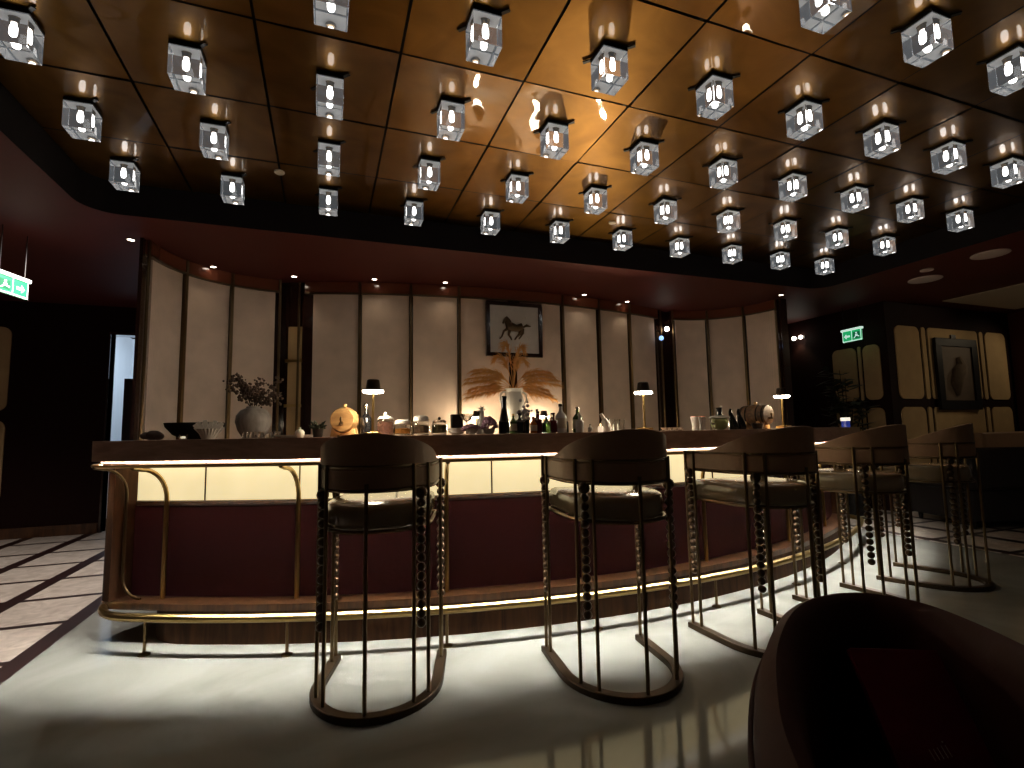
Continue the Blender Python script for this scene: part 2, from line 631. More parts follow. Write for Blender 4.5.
# outer walls
wl = MB(); wl.box(-6.15, -6, -2, 7.63, 0, CEIL_LOW); tag(wl.build('wall_left', M['dark_wall']), kind='structure')
wb = MB()
wb.box(-6, -2.53, 7.63, 7.78, 0, CEIL_LOW)
wb.box(-2.53, -1.55, 7.63, 7.78, 2.44, CEIL_LOW)
wb.box(5.61, 12, 7.63, 7.78, 0, CEIL_LOW)
tag(wb.build('wall_rear', M['dark_wall']), kind='structure')
bb = MB(); bb.box(-6, -2.56, 7.60, 7.63, 0, 0.12); tag(bb.build('baseboard_rear', M['walnut']), kind='structure')
dr = MB()
dr.box(-2.55, -2.53, 7.62, 7.79, 0, 2.46); dr.box(-2.53, -1.6, 7.62, 7.79, 2.42, 2.46)
tag(dr.build('door_1', M['dark_gloss']), kind='structure')
co = MB()
co.add([(-2.9, 9.6, 0), (-1.0, 9.6, 0), (-1.0, 9.6, 2.7), (-2.9, 9.6, 2.7)], [(0, 1, 2, 3)])
co.add([(-2.9, 7.79, 0), (-2.9, 9.6, 0), (-2.9, 9.6, 2.7), (-2.9, 7.79, 2.7)], [(0, 1, 2, 3)])
co.add([(-1.0, 7.79, 0), (-1.0, 9.6, 0), (-1.0, 9.6, 2.7), (-1.0, 7.79, 2.7)], [(0, 1, 2, 3)])
tag(co.build('wall_corridor', M['white_wall'], smooth=0), kind='structure')
cl = thing('ceiling_light', 'bright daylight-white panel light in the corridor beyond the narrow doorway', 'light', (-2.1, 8.7, 2.70))
h = MB(); h.box(-.5, .5, -.3, .3, -.02, .0); h.build('housing', M['white_wall'], cl)
lamp('corridor_lamp', 'AREA', (-2.1, 8.5, 2.62), 20, (0.72, 0.86, 1.0), size=0.5, aim=(-2.2, 9.6, 1.2))

# the curved back wall: shell behind the panels
inner = [wing(-1, -90 - a * 90 / 24, 0) for a in range(25)]
inner += [wall_mid(-19.2 + 38.4 * i / 48) for i in range(49)]
inner += [wing(1, 180 - a * 90 / 24, 0) for a in range(25)]
shell = inner + [(5.61, 4.9), (5.61, 7.63), (-1.465, 7.63), (-1.465, 4.9)]
wbm = MB(); wbm.prism(shell, 0, CEIL_LOW, caps=False)
wall_back = tag(wbm.build('wall_back', M['dark_gloss']), kind='structure')


def wall_strip(fn, d0, d1, z0, z1, depth, name, m, n=8, off=0.0):
    b = MB()
    pi_ = [fn(d0 + (d1 - d0) * i / n, off) for i in range(n + 1)]
    po = [fn(d0 + (d1 - d0) * i / n, off + depth) for i in range(n + 1)]
    b.band(pi_, po, z0, z1)
    return b.build(name, m, wall_back)


mid = lambda d, o=0: wall_mid(d, o)
lw = lambda d, o=0: wing(-1, d, o)
rw = lambda d, o=0: wing(1, d, o)
PTOP = 2.655
for a, b in ((-16.56, -12.99), (-12.68, -8.9), (-8.57, -4.9), (-4.56, -.38), (.37, 4.74), (5.17, 8.77), (9.25, 12.74), (13.16, 16.79)):
    wall_strip(mid, a, b, 0.95, PTOP, 0.02, 'wall_panel', M['panel'])
for a, b in ((-99, -122.8), (-125.3, -151), (-153.3, -177)):
    wall_strip(lw, a, b, 0.95, PTOP, 0.02, 'wall_panel', M['panel'])
for a, b in ((175.8, 150.2), (147.1, 121.3), (118.3, 94)):
    wall_strip(rw, a, b, 0.95, PTOP, 0.02, 'wall_panel', M['panel'])
# slim metal ribs between panels
for d in (-12.835, -8.735, -4.73, 4.955, 9.01, 12.95):
    wall_strip(mid, d - .11, d + .11, 0.95, CEIL_LOW - .005, 0.053, 'rib', M['brass_dark'], 2)
for d in (-124, -152.1):
    wall_strip(lw, d - .9, d + .9, 0.95, CEIL_LOW - .005, 0.053, 'rib', M['brass_dark'], 2)
for d in (148.6, 119.8):
    wall_strip(rw, d - .9, d + .9, 0.95, CEIL_LOW - .005, 0.053, 'rib', M['brass_dark'], 2)
# lacquer band above the panels
wall_strip(mid, -17.2, 17.2, PTOP + .005, CEIL_LOW - .003, 0.045, 'top_band', M['lacquer_trim'], 40)
wall_strip(lw, -93, -179, PTOP + .005, CEIL_LOW - .003, 0.045, 'top_band', M['lacquer_trim'], 24)
wall_strip(rw, 93, 179, PTOP + .005, CEIL_LOW - .003, 0.045, 'top_band', M['lacquer_trim'], 24)
wall_strip(mid, -17.2, 17.2, PTOP - .012, PTOP + .004, 0.055, 'edge_strip', M['brass_dark'], 40)
wall_strip(lw, -93, -179, PTOP - .012, PTOP + .004, 0.055, 'edge_strip', M['brass_dark'], 24)
wall_strip(rw, 93, 179, PTOP - .012, PTOP + .004, 0.055, 'edge_strip', M['brass_dark'], 24)
# centre post behind the picture
wall_strip(mid, -.36, .35, 0.95, CEIL_LOW - .005, 0.03, 'rib', M['dark_gloss'], 2)
# brass poles at the wing ends and beside the two niches
for (x, y) in (lw(-93, .03), lw(-180, .05), wall_mid(-17.6, .05), rw(93, .03), rw(180, .05), wall_mid(17.6, .05)):
    b = MB(); b.tube([(x, y, .95), (x, y, CEIL_LOW - .004)], 0.013, 10)
    b.build('pole', M['brass_dark'], wall_back)
# narrow lit-cloth slot with cross bars in the niche
for sgn in (-1,):
    wall_strip(mid, -18.5, -17.45, 1.0, 2.29, .012, 'niche_panel', M['panel_tan'], 3, off=.004)
    for z in (1.44, 1.92):
        wall_strip(mid, -18.7, -17.4, z - .015, z + .015, .02, 'niche_bar', M['brass'], 3, off=.006)

def flat_panel(x0, x1, z0, z1, r, y, name, m, parent, axis='v'):
    b = MB()
    n = 6
    pts = rrect(x0, x1, z0, z1, r, n)
    k = len(pts)
    if axis == 'v':
        v = [(x, y, z) for x, z in pts] + [(x, y - .015, z) for x, z in pts]
    else:
        v = [(y, x, z) for x, z in pts] + [(y - .015, x, z) for x, z in pts]
    b.add(v, [(i, (i + 1) % k, k + (i + 1) % k, k + i) for i in range(k)] + [tuple(range(k)), tuple(range(2 * k - 1, k - 1, -1))])
    return b.build(name, m, parent, smooth=30)


# cloth panels on the dark rear wall of the left aisle
wall_rear = bpy.data.objects['wall_rear']
for z0, z1 in ((1.47, 2.46), (0.40, 1.36)):
    for x0, x1 in ((-4.2, -3.5), (-5.0, -4.3)):
        flat_panel(x0, x1, z0, z1, .09, 7.63, 'cloth_panel', M['panel_tan'], wall_rear)

# right side: projecting wall with rounded cloth panels in dark wood framing
wr = MB()
wr.prism([(7.0, 4.6), (12, 4.6), (12, 7.63), (7.0, 7.63)], 0, CEIL_LOW, caps=False)
wall_right = tag(wr.build('wall_right', M['dark_wall']), kind='structure')


for z0, z1 in ((1.47, 2.46), (0.40, 1.36)):
    for x0, x1, r in ((7.15, 7.63, .09), (7.68, 7.76, .035), (7.81, 8.90, .05), (8.95, 9.03, .035), (9.08, 9.56, .09)):
        flat_panel(x0, x1, z0, z1, r, 4.6, 'cloth_panel', M['panel_tan'], wall_right)
    for x0, x1, r in ((5.03, 5.38, .08), (4.96, 5.00, .018), (4.70, 4.93, .08)):
        flat_panel(x0, x1, z0 if z0 > 1 else .4, 2.22 if z0 > 1 else 1.36, r, 7.0, 'cloth_panel', M['panel_tan'], wall_right, 'u')
col = MB(); col.box(9.72, 10.3, 4.3, 4.6, 0, CEIL_LOW); tag(col.build('trim_2', M['lacquer']), kind='structure')
# pale raised ceiling field at the right
pf = MB(); pf.box(7.78, 9.4, 2.4, 4.35, CEIL_LOW - .012, CEIL_LOW - .002)
tag(pf.build('ceiling_field', mat('pale_ceiling_plaster', (0.62, 0.55, 0.42), 0.8)), kind='structure')

# ================================================================== BAR
BL, BR = -30.8, 37.5                 # body ends, degrees on the arc
bar = thing('bar_counter', 'long curved walnut bar with lit cloth band, maroon padded front and brass foot rail', 'bar', (1.2, 3.0, 0))
O = Vector((1.2, 3.0, 0))


def bpart(mb, name, m, parent=bar, **k):
    o = mb.build(name, m, parent, loc=-O if parent is bar else (0, 0, 0), **k)
    return o


RE = -29.3                            # where the left end block stops
RE2 = 35.4
b = MB()                              # kick, set back a little at the ends
b.band(rounded_line(5.42, BL + 2.4, BR - 2.6, .25, .3), rounded_line(5.735, BL + 2.4, BR - 2.6, .55, .3), 0.0, 0.18)
bpart(b, 'kick_board', M['walnut_matt'])
b = MB()                              # ledge in front of the padding
b.band(rounded_line(5.35, BL, BR, .1, .12), rounded_line(5.755, BL, BR, .5, .12), 0.18, 0.216)
bpart(b, 'ledge', M['walnut'], bevel=.006)
for d0, d1 in ((BL, RE), (RE2, BR)):
    b = MB()
    full_o = rounded_line(5.75, BL, BR, .5, .12, 200)
    full_i = rounded_line(5.35, BL, BR, .1, .12, 200)
    ang = lambda p: math.degrees(atan2(p[0] - BC[0], BC[1] - p[1]))
    keep = [i for i in range(len(full_o)) if (ang(full_o[i]) <= RE if d0 < 0 else ang(full_o[i]) >= RE2)]
    b.band([full_i[i] for i in keep], [full_o[i] for i in keep], 0.212, 0.984)
    bpart(b, 'end_block', M['walnut_matt'])
b = MB(); b.band(arcline(5.5, RE - .2, RE2 + .2), arcline(5.62, RE - .2, RE2 + .2), 0.212, 0.735)
bpart(b, 'padded_front', M['maroon'])
b = MB(); b.tube([(*arc(5.625, RE + (RE2 - RE) * i / 90), .742) for i in range(91)], .016, 8)
bpart(b, 'padding_trim', M['walnut'])
b = MB(); b.band(arcline(5.5, RE - .2, RE2 + .2), arcline(5.61, RE - .2, RE2 + .2), 0.752, 0.984)
lit = bpart(b, 'lit_band', M['lit_cloth'])
d = -25.0
while d < RE2:
    b = MB(); b.box(-.004, .004, -.004, .004, .755, .985, Matrix.Translation((*arc(5.614, d), 0)))
    b.build('seam', M['walnut'], lit)
    d += 5.71
# inner edge trim of the recess at the rounded left end
for dd, s in ((RE, 1), (RE2, -1)):
    b = MB()
    pts = [(*arc(5.911, dd), .966)]
    for i in range(7, -1, -1):
        a = i / 8 * pi / 2
        pts.append((*arc(5.70 + .16 * (1 - cos(a)), dd), .80 + .154 * sin(a)))
    pts.append((*arc(5.70, dd), .34))
    for i in range(1, 9):
        a = i / 8 * pi / 2
        pts.append((*arc(5.70, dd + s * math.degrees(.12 * (1 - cos(a)) / 5.7)), .34 - .118 * sin(a)))
    b.tube(pts, .008, 8)
    bpart(b, 'edge_bead', M['brass_dark'])
# brass tubes that rise from the ledge and bow out under the worktop
tubes = [-27.0, -19.12, -10.67, -2.2, 7.62, 18.14, 27.0]
for d in tubes:
    b = MB()
    pts = [(*arc(5.665, d), .213), (*arc(5.665, d), .5), (*arc(5.665, d), .76)]
    for i in range(1, 9):
        a = i / 8 * pi / 2
        pts.append((*arc(5.665 + .19 * (1 - cos(a)), d), .76 + .192 * sin(a)))
    pts.append((*arc(5.911, d), .966))
    b.tube(pts, .013, 8)
    bpart(b, 'bracket_tube', M['brass'])
# brass rail under the worktop edge, with the glowing cove behind it
b = MB()
rl = rounded_line(5.914, BL + .4, BR + .3, .3, .18)
b.tube([(x, y, .974) for x, y in rl], .010, 8)
bpart(b, 'upper_rail', M['brass'])
b = MB(); b.band(rounded_line(5.64, BL + .8, BR - 1, .1, .08), rounded_line(5.70, BL + .8, BR - 1, .16, .08), .975, .984)
bpart(b, 'cove_light', M['cove'])
# foot rail with posts and pads
b = MB(); b.tube([(x, y, .185) for x, y in rounded_line(5.875, BL + .1, BR, .35, .34)], .022, 10)
fr = bpart(b, 'foot_rail', M['brass'])
for d in (-26.14, -18.75, -10.75, -2.4, 6.05, 14.5, 23, 31.5):
    b = MB(); p = arc(5.875, d)
    b.tube([(*p, .01), (*p, .18)], .008, 8)
    b.lathe([(.03, 0.0), (.03, .006), (.012, .014)], 12, Matrix.Translation((*p, 0)))
    b.build('rail_post', M['brass_dark'], fr)
# the worktop: a slab with a front lip and a light slot behind the lip that washes the floor
b = MB()
e0, e1 = BL + .35, BR + .45
b.band(rounded_line(5.26, e0, e1, .05, .16), rounded_line(5.92, e0, e1, .7, .18), 1.05, 1.11)
b.band(rounded_line(5.900, e0, e1, .66, .17), rounded_line(5.919, e0, e1, .7, .18), 1.0, 1.0505)
b.band(rounded_line(5.27, e0, e1, .05, .16), rounded_line(5.856, e0, e1, .6, .17), 1.0, 1.0505)
b.band(rounded_line(5.853, e0, e1, .6, .17), rounded_line(5.858, e0, e1, .6, .17), .986, 1.001)
wt = b.build('bar_worktop', M['worktop'], bevel=.004)
tag(wt, 'thick dark wooden bar top running the whole length of the curved bar', 'worktop')
b = MB(); b.band(rounded_line(5.863, BL, BR, .6, .17), rounded_line(5.879, BL, BR, .62, .17), 1.045, 1.0495)
b.build('light_slot', M['led'], wt)
TOP = 1.11

# back counter against the curved wall
b = MB(); b.band([wall_mid(-16 + 32 * i / 40, .03) for i in range(41)], [wall_mid(-16 + 32 * i / 40, .50) for i in range(41)], 0.0, 0.98)
bk = thing('back_counter', 'dark cabinet run against the panelled back wall behind the bar', 'counter', (2.03, 5.3, 0))
b.build('cabinet', M['walnut'], bk, loc=(-2.03, -5.3, 0))
b = MB(); b.band([wall_mid(-16.2 + 32.4 * i / 40, .03) for i in range(41)], [wall_mid(-16.2 + 32.4 * i / 40, .53) for i in range(41)], 0.98, 1.02)
b.build('top', M['white'], bk, loc=(-2.03, -5.3, 0))
BTOP = 1.02

# ================================================================== STOOLS
def dcurve(a, bk_, yf, n=24):
    """open D in plan: from (+a, yf) round the back to (-a, yf); returns (point, outward normal)"""
    pts = [((a, yf), (1, 0)), ((a, yf * .5), (1, 0))]
    for i in range(n + 1):
        t = -pi * i / n
        x, y = a * cos(t), bk_ * sin(t)
        nx, ny = cos(t) / a, sin(t) / bk_
        l = hypot(nx, ny)
        pts.append(((x, y), (nx / l, ny / l)))
    pts += [((-a, yf * .5), (-1, 0)), ((-a, yf), (-1, 0))]
    return pts


STOOL_LABELS = [
    'bronze framed bar stool nearest the rounded bar end, in front of the glass jars',
    'second bronze framed bar stool, standing in front of the bottles and feather-like plumes',
    'third bronze framed bar stool, standing before the green jug, partly behind the armchair',
    'fourth bronze framed bar stool, where the bar curves away, partly behind the armchair back',
    'farthest bronze framed bar stool, past the curve of the bar beside the black sofa']


def make_stool():
    st = thing('bar_stool', STOOL_LABELS[0], 'bar stool', group='bar stools along the curved bar')
    ring = MB()
    ring.sweep([((p[0], p[1], 0), nn) for p, nn in dcurve(.262, .30, .29)], [(-.024, 0), (.024, 0), (.024, .03), (-.024, .03)])
    ring.build('base_ring', M['ring'], st, bevel=.004)
    # legs: pairs of rods with a column of beads between
    th = radians(32)
    for pair in ((((.262, .275)), ((.262, .215))), (((-.262, .275)), ((-.262, .215))), None, None):
        pass
    spots = [((.262, .272), (.262, .205)), ((-.262, .272), (-.262, .205))]
    for s in (1, -1):
        a1, a2 = radians(-27), radians(-46)
        spots.append(((s * .262 * cos(a1), .30 * sin(a1)), (s * .262 * cos(a2), .30 * sin(a2))))
    for (p, q) in spots:
        lg = MB()
        for r in (p, q):
            lg.tube([(*r, .02), (*r, .995)], .0085, 8)
        o = lg.build('leg', M['brass_dark'], st)
        bd = MB()
        mx, my = (p[0] + q[0]) / 2, (p[1] + q[1]) / 2
        z = .325
        while z < .86:
            bd.ball((mx, my, z), .020, 8, (1, 1, .95))
            z += .0385
        bd.ball((mx, my, z + .004), .027, 8)
        bd.build('bead_column', M['bead'], o)
    rd = MB(); rd.tube([(0, -.30, .02), (0, -.30, .92)], .0085, 8)
    rd.build('back_rod', M['brass_dark'], st)
    band = MB()
    band.sweep([((p[0], p[1], 0), nn) for p, nn in dcurve(.248, .285, .285, 32)],
               [(-.022, .898), (.0, .892), (.012, .90), (.012, .975), (.0, .985), (-.022, .98)])
    bo = band.build('arm_band', M['leather_back'], st)
    for z in (.888, .988):
        rm = MB(); rm.tube([(p[0] + nn[0] * .006, p[1] + nn[1] * .008, z) for p, nn in dcurve(.248, .285, .29, 32)], .007, 6)
        rm.build('metal_edge', M['brass_dark'], bo)
    # arched crest over the back
    cr = MB()
    pts = [x for x in dcurve(.246, .283, .28, 40)]
    pts = pts[1:-1]
    m = len(pts)
    inn = [(p[0] - nn[0] * .018, p[1] - nn[1] * .018) for p, nn in pts]
    out = [(p[0] + nn[0] * .012, p[1] + nn[1] * .012) for p, nn in pts]
    hv = [max(0.0, (-p[1] + .08) / .363) ** .8 for p, nn in pts]
    hgt = lambda s: .982 + .143 * hv[min(m - 1, int(round(s * (m - 1))))]
    cr.band(inn, out, lambda s: .978, lambda s: max(.983, hgt(s)))
    cr.build('crest', M['leather_back'], st, bevel=.006)
    # seat cushion
    se = MB()
    base = [p for p, nn in dcurve(.232, .265, .262, 28)]
    prof = [(0.90, .722), (.97, .728), (1.0, .75), (1.0, .80), (.97, .822), (.9, .831), (.5, .836)]
    k = len(base)
    vv = []
    for s, z in prof:
        vv += [(x * s, (y - .0) * s, z) for x, y in base]
    fcs = []
    for i in range(len(prof) - 1):
        for j in range(k):
            l = (j + 1) % k
            fcs.append((i * k + j, i * k + l, (i + 1) * k + l, (i + 1) * k + j))
    fcs += [tuple(range(k - 1, -1, -1)), tuple((len(prof) - 1) * k + j for j in range(k))]
    se.add(vv, fcs)
    so = se.build('seat', M['leather'], st, smooth=60)
    sf = MB()
    path = [(x * 1.02, y * 1.02, .722) for x, y in base]
    sf.tube(path, .009, 6, closed=True)
    sf.build('seat_rim', M['brass_dark'], so)
    return st


stool = make_stool()
for i, (x, y, rot) in enumerate(((.243, 2.471, -16.0), (1.308, 2.205, -6.5), (2.247, 2.222, 2.0), (3.208, 2.384, 7.5), (4.176, 2.56, 22.5))):
    if i == 0:
        stool.location = (x, y, 0); stool.rotation_euler = (0, 0, radians(rot))
    else:
        copy_thing(stool, (x, y, 0), radians(rot), STOOL_LABELS[i])

# ================================================================== CEILING CUBE LIGHTS
ORD = ['first', 'second', 'third', 'fourth', 'fifth', 'sixth', 'seventh', 'eighth', 'ninth', 'tenth', 'eleventh']
ROWS = {0: ([5, 6, 7], 'row farthest out from the bar'), 1: (list(range(2, 10)), 'second row out in the room'),
        2: (list(range(0, 11)), 'middle row above the stools'), 3: (list(range(0, 11)), 'row above the bar top'),
        4: (list(range(0, 11)), 'last row before the back wall')}
CW, CH = 0.068, 0.148


def make_cube():
    t = thing('cube_ceiling_light', 'x', 'ceiling light', group='glass cube lights on the gold ceiling')
    b = MB(); b.box(-CW, CW, -CW, CW, -.018, 0); b.build('cap', M['black'], t)
    b = MB(); b.box(-.135, .135, -.009, .009, -.006, 0, Matrix.Rotation(radians(-45), 4, 'Z')); b.build('mounting_bar', M['black'], t)
    b = MB(); b.box(-CW, CW, -CW, CW, -.022 - CH, -.0182)
    gl = b.build('glass_cube', M['crystal'], t, bevel=.003)
    b = MB()
    b.lathe([(.004, -.118), (.013, -.112), (.016, -.098), (.016, -.072), (.011, -.06), (.011, -.05)], 12)
    b.build('bulb', M['bulb'], gl)
    b = MB(); b.lathe([(.02, -.050), (.02, -.030), (.024, -.0225)], 12)
    b.build('socket', M['brass_dark'], gl)
    b = MB(); b.box(-CW + .006, CW - .006, -CW + .006, CW - .006, -.024, -.021); b.build('reflector', M['reflector'], gl)
    l = bpy.data.lights.new('cube_lamp', 'SPOT')
    l.energy = E_CUBE; l.color = (1, .86, .66); l.shadow_soft_size = .05; l.spot_size = radians(165); l.spot_blend = .5
    lo = bpy.data.objects.new('cube_lamp', l); COL.objects.link(lo); lo.parent = t; lo.location = (0, 0, -.19)
    return t


cube = None
for r, (cs, where) in ROWS.items():
    for k, cc in enumerate(cs):
        x, y = (-2.006 + cc) * GRID, (2.170 + r) * GRID
        if k == len(cs) - 1:
            pos = 'last on the right'
        else:
            pos = ORD[k] + ' from left'
        lab = f'glass cube ceiling light, {pos} in the {where}'
        if cube is None:
            cube = make_cube(); cube['label'] = lab; cube.location = (x, y, CEIL_GOLD)
        else:
            copy_thing(cube, (x, y, CEIL_GOLD), 0, lab)

# small downlights in the maroon ceiling
def downlight(x, y, z, label, energy=E_DOWN, aim=None, spot=110, r=.035, col=WARM):
    t = thing('ceiling_downlight', label, 'downlight', (x, y, z), group='small ceiling downlights')
    b = MB(); b.lathe([(r, -.006), (r, 0), (r * .75, 0), (r * .72, -.006)], 20, None, False); b.lathe([(r * .72, -.006), (r, -.006)], 20, None, False)
    b.build('trim_ring', M['brass_dark'], t)
    b = MB(); b.lathe([(1e-5, -.004), (r * .72, -.0035)], 20, None, False); b.build('lens', M['spot_glow'], t)
    if energy > 0:
        lamp('downlight_lamp', 'SPOT', (x, y, z - .03), energy, col, size=.03, spot=spot, blend=.8, aim=aim or (x, y, 0))
    return t


ZL = CEIL_LOW - .001
downlight(-1.55, 4.97, ZL, 'bright downlight beside the outer post of the left curved wall panels', 240, aim=(-3.2, 4.7, 0), spot=116, col=(1, .91, .84))
downlight(-1.05, 5.55, ZL, 'bright downlight above the joint of the second and third left curved panels', 2, aim=(-.8, 4.8, 1.2))
downlight(-.33, 5.66, ZL, 'bright downlight above the narrow niche between wall panels', 1.5)
downlight(.47, 5.52, ZL, 'dim downlight above the first straight panel beside the left niche', 1.5, aim=(.47, 5.1, 0))
downlight(1.22, 5.42, ZL, 'dim downlight above the panel just before the framed horse picture', 1.5, aim=(1.22, 5.0, 0))
downlight(2.95, 5.44, ZL, 'dim downlight above the panel just past the framed horse picture', 1.5, aim=(2.95, 5.0, 0))
downlight(3.65, 5.58, ZL, 'dim downlight above the next to last straight panel', 1.5, aim=(3.65, 5.2, 0))
downlight(5.36, 4.75, ZL, 'bright downlight above the outer end of the right curved panels', 3, aim=(5.1, 4.4, .8))

downlight(9.9, 3.5, ZL, 'downlight in front of the right cloth-panelled wall', 14, aim=(8.9, 4.6, 1.6), spot=75)
downlight(9.0, 2.7, ZL, 'added unseen downlight beside the pale ceiling field, brightening the side wall panels', 22, aim=(7.0, 5.0, 1.7), spot=70)  # lamp added out of view to brighten the narrow side-wall panels

# twin spots on the side wall and one in the right niche
t = thing('wall_spotlight', 'pair of tiny bright wall spotlights on the dark wall past the right panels', 'spotlight', (6.99, 5.91, 2.515))
b = MB(); b.box(-.02, 0, -.11, .11, -.02, .02); b.build('back_plate', M['black'], t)
for y in (-.06, .06):
    b = MB(); b.ball((-.045, y, 0), .03, 8); b.build('lamp_head', M['spot_glow'], t)
lamp('wall_spot_lamp', 'SPOT', (6.93, 5.91, 2.48), 3, WARM, size=.03, spot=100, aim=(6.9, 5.9, 0))
x, y = wall_mid(18.0, .1)
t = thing('niche_spotlight', 'small bright spotlight in the dark right-hand niche between panels', 'spotlight', (x, y, 2.50))
b = MB(); b.tube([(0, 0, .0), (0, .12, .0)], .012, 8); b.build('arm', M['black'], t)
b = MB(); b.ball((0, -.01, 0), .032, 10); b.build('lamp_head', M['spot_glow'], t)
b = MB(); b.ball((-.09, 0, -.13), .032, 10); b.build('blue_lamp', glow('blue_led', (.25, .5, 1.0), 1.6, False), t)
tag(kids(t)[-1], 'round blue indicator light')

# discs on the ceilings
def disc(x, y, z, r, label, name='ceiling_speaker', cat='ceiling speaker'):
    b = MB(); b.lathe([(r * .94, -.012), (r, -.008), (r, 0)], 28, Matrix.Translation((0, 0, 0)))
    o = b.build(name, M['disc'], None, loc=(x, y, z)); tag(o, label, cat)
    return o


M['disc'] = mat('grey_grille', (.8, .70, .66), .8)
disc(6.11, 2.97, ZL, .15, 'round grey ceiling speaker nearest the gold ceiling edge')
disc(6.42, 3.74, ZL, .16, 'round grey ceiling speaker closest to the pale ceiling field')
disc(6.05, 3.50, ZL, .06, 'tiny grey sensor disc between the two round ceiling speakers', 'ceiling_sensor', 'sensor')
M['disc'] = mat('cream_plastic', (.6, .5, .36), .5)
disc(-.34, 3.89, CEIL_GOLD, .035, 'tiny cream sprinkler disc on the dim left part of the gold ceiling', 'ceiling_sprinkler', 'sprinkler')
disc(2.45, 3.94, CEIL_GOLD, .035, 'tiny cream sprinkler disc on the gold ceiling near the picture side', 'ceiling_sprinkler', 'sprinkler')

# ================================================================== EXIT SIGNS
green = glow('exit_green', (.01, .42, .14), .8, False)
for _m in (green,):
    _m.node_tree.nodes['Principled BSDF'].inputs['Base Color'].default_value = (.01, .2, .08, 1)
dkgreen = mat('exit_dark_green', (.0, .10, .04), .5, emis=(0, .12, .05), strength=.6)
signwhite = glow('exit_white', (.75, 1.0, .85), .75, False)


def exit_sign(x, y, z, rot, label, w=.40, h=.19, arrow=1):
    t = thing('exit_sign', label, 'exit sign', (x, y, z), rot)
    b = MB(); b.box(-w / 2, w / 2, -.008, .008, 0, h); b.build('green_plate', green, t)
    b = MB(); b.box(-w / 2 - .015, w / 2 + .015, -.02, .02, h, h + .028); b.build('lamp_bar', signwhite, t)
    b = MB()
    for s in (-1, 1):
        b.box(-w / 2, w / 2, s * .0095 - .001, s * .0095 + .001, 0, .012)
        b.box(-w / 2, -w / 2 + .008, s * .0095 - .001, s * .0095 + .001, 0, h)
        b.box(w / 2 - .008, w / 2, s * .0095 - .001, s * .0095 + .001, 0, h)
        b.box(-.004, .004, s * .0095 - .001, s * .0095 + .001, 0, h)
    b.build('white_border', signwhite, t)
    yy = -.0105
    b = MB()
    ax = -w / 4 * arrow
    s = 1 if arrow > 0 else -1
    def P(pts):
        b.add([(px, yy, pz) for px, pz in pts] + [(px, yy + .002, pz) for px, pz in pts],
              [tuple(range(len(pts))), tuple(range(2 * len(pts) - 1, len(pts) - 1, -1))] +
              [(i, (i + 1) % len(pts), len(pts) + (i + 1) % len(pts), len(pts) + i) for i in range(len(pts))])
    g_ = h / .19
    P([(ax - s * .06 * g_, h / 2), (ax - s * .012 * g_, h / 2 + .045 * g_), (ax - s * .012 * g_, h / 2 + .016 * g_), (ax + s * .055 * g_, h / 2 + .016 * g_),
       (ax + s * .055 * g_, h / 2 - .016 * g_), (ax - s * .012 * g_, h / 2 - .016 * g_), (ax - s * .012 * g_, h / 2 - .045 * g_)])
    b.build('arrow', signwhite, t)
    b = MB()
    bx = w / 4 * arrow
    P([(bx - .05, .03), (bx + .05, .03), (bx + .05, h - .03), (bx - .05, h - .03)])
    b.build('door_mark', dkgreen, t)
    b = MB(); yy = -.013
    P([(bx - .01, h - .055), (bx + .012, h - .055), (bx + .012, h - .035), (bx - .01, h - .035)])
    P([(bx - .018, h * .42), (bx + .018, h * .42), (bx + .022, h - .062), (bx - .014, h - .062)])
    P([(bx - .045, .035), (bx - .030, .035), (bx + .004, h * .45), (bx - .014, h * .45)])
    P([(bx + .04, .045), (bx + .045, .06), (bx + .014, h * .45), (bx, h * .42)])
    b.build('running_figure', signwhite, t)
    for sx in (-.12, .12):
        b = MB(); b.tube([(sx, 0, h + .028), (sx, 0, CEIL_LOW - z)], .004, 6); b.build('hanger', M['black'], t)
    return t


exit_sign(-2.33, 5.02, 2.26, radians(78), 'green exit sign hanging over the dark left aisle by the bright doorway', .30, .135, -1)
exit_sign(6.84, 4.95, 2.29, radians(-96), 'green exit sign with arrow hanging above the plant past the bar', .29, .15, 1)

# ================================================================== PICTURES
t = thing('framed_picture', 'square dark framed picture of a bronze galloping horse above the plumes', 'picture', (2.05, 5.50, 1.985))
b = MB()
for x0, x1, z0, z1 in ((-.345, .345, 0, .045), (-.345, .345, .595, .64), (-.345, -.30, .045, .595), (.30, .345, .045, .595)):
    b.box(x0, x1, -.03, .02, z0, z1)
b.build('frame', M['dark_gloss'], t, bevel=.004)
b = MB(); b.box(-.30, .30, -.012, .005, .045, .595); cv = b.build('canvas', mat('silver_grey_canvas', (.60, .58, .57), .7, var=.12, vscale=14), t)
hm = MB()


def flat_poly(mb, pts, y0, y1):
    k = len(pts)
    mb.add([(x, y0, z) for x, z in pts] + [(x, y1, z) for x, z in pts],
           [tuple(range(k)), tuple(range(2 * k - 1, k - 1, -1))] + [(i, (i + 1) % k, k + (i + 1) % k, k + i) for i in range(k)])


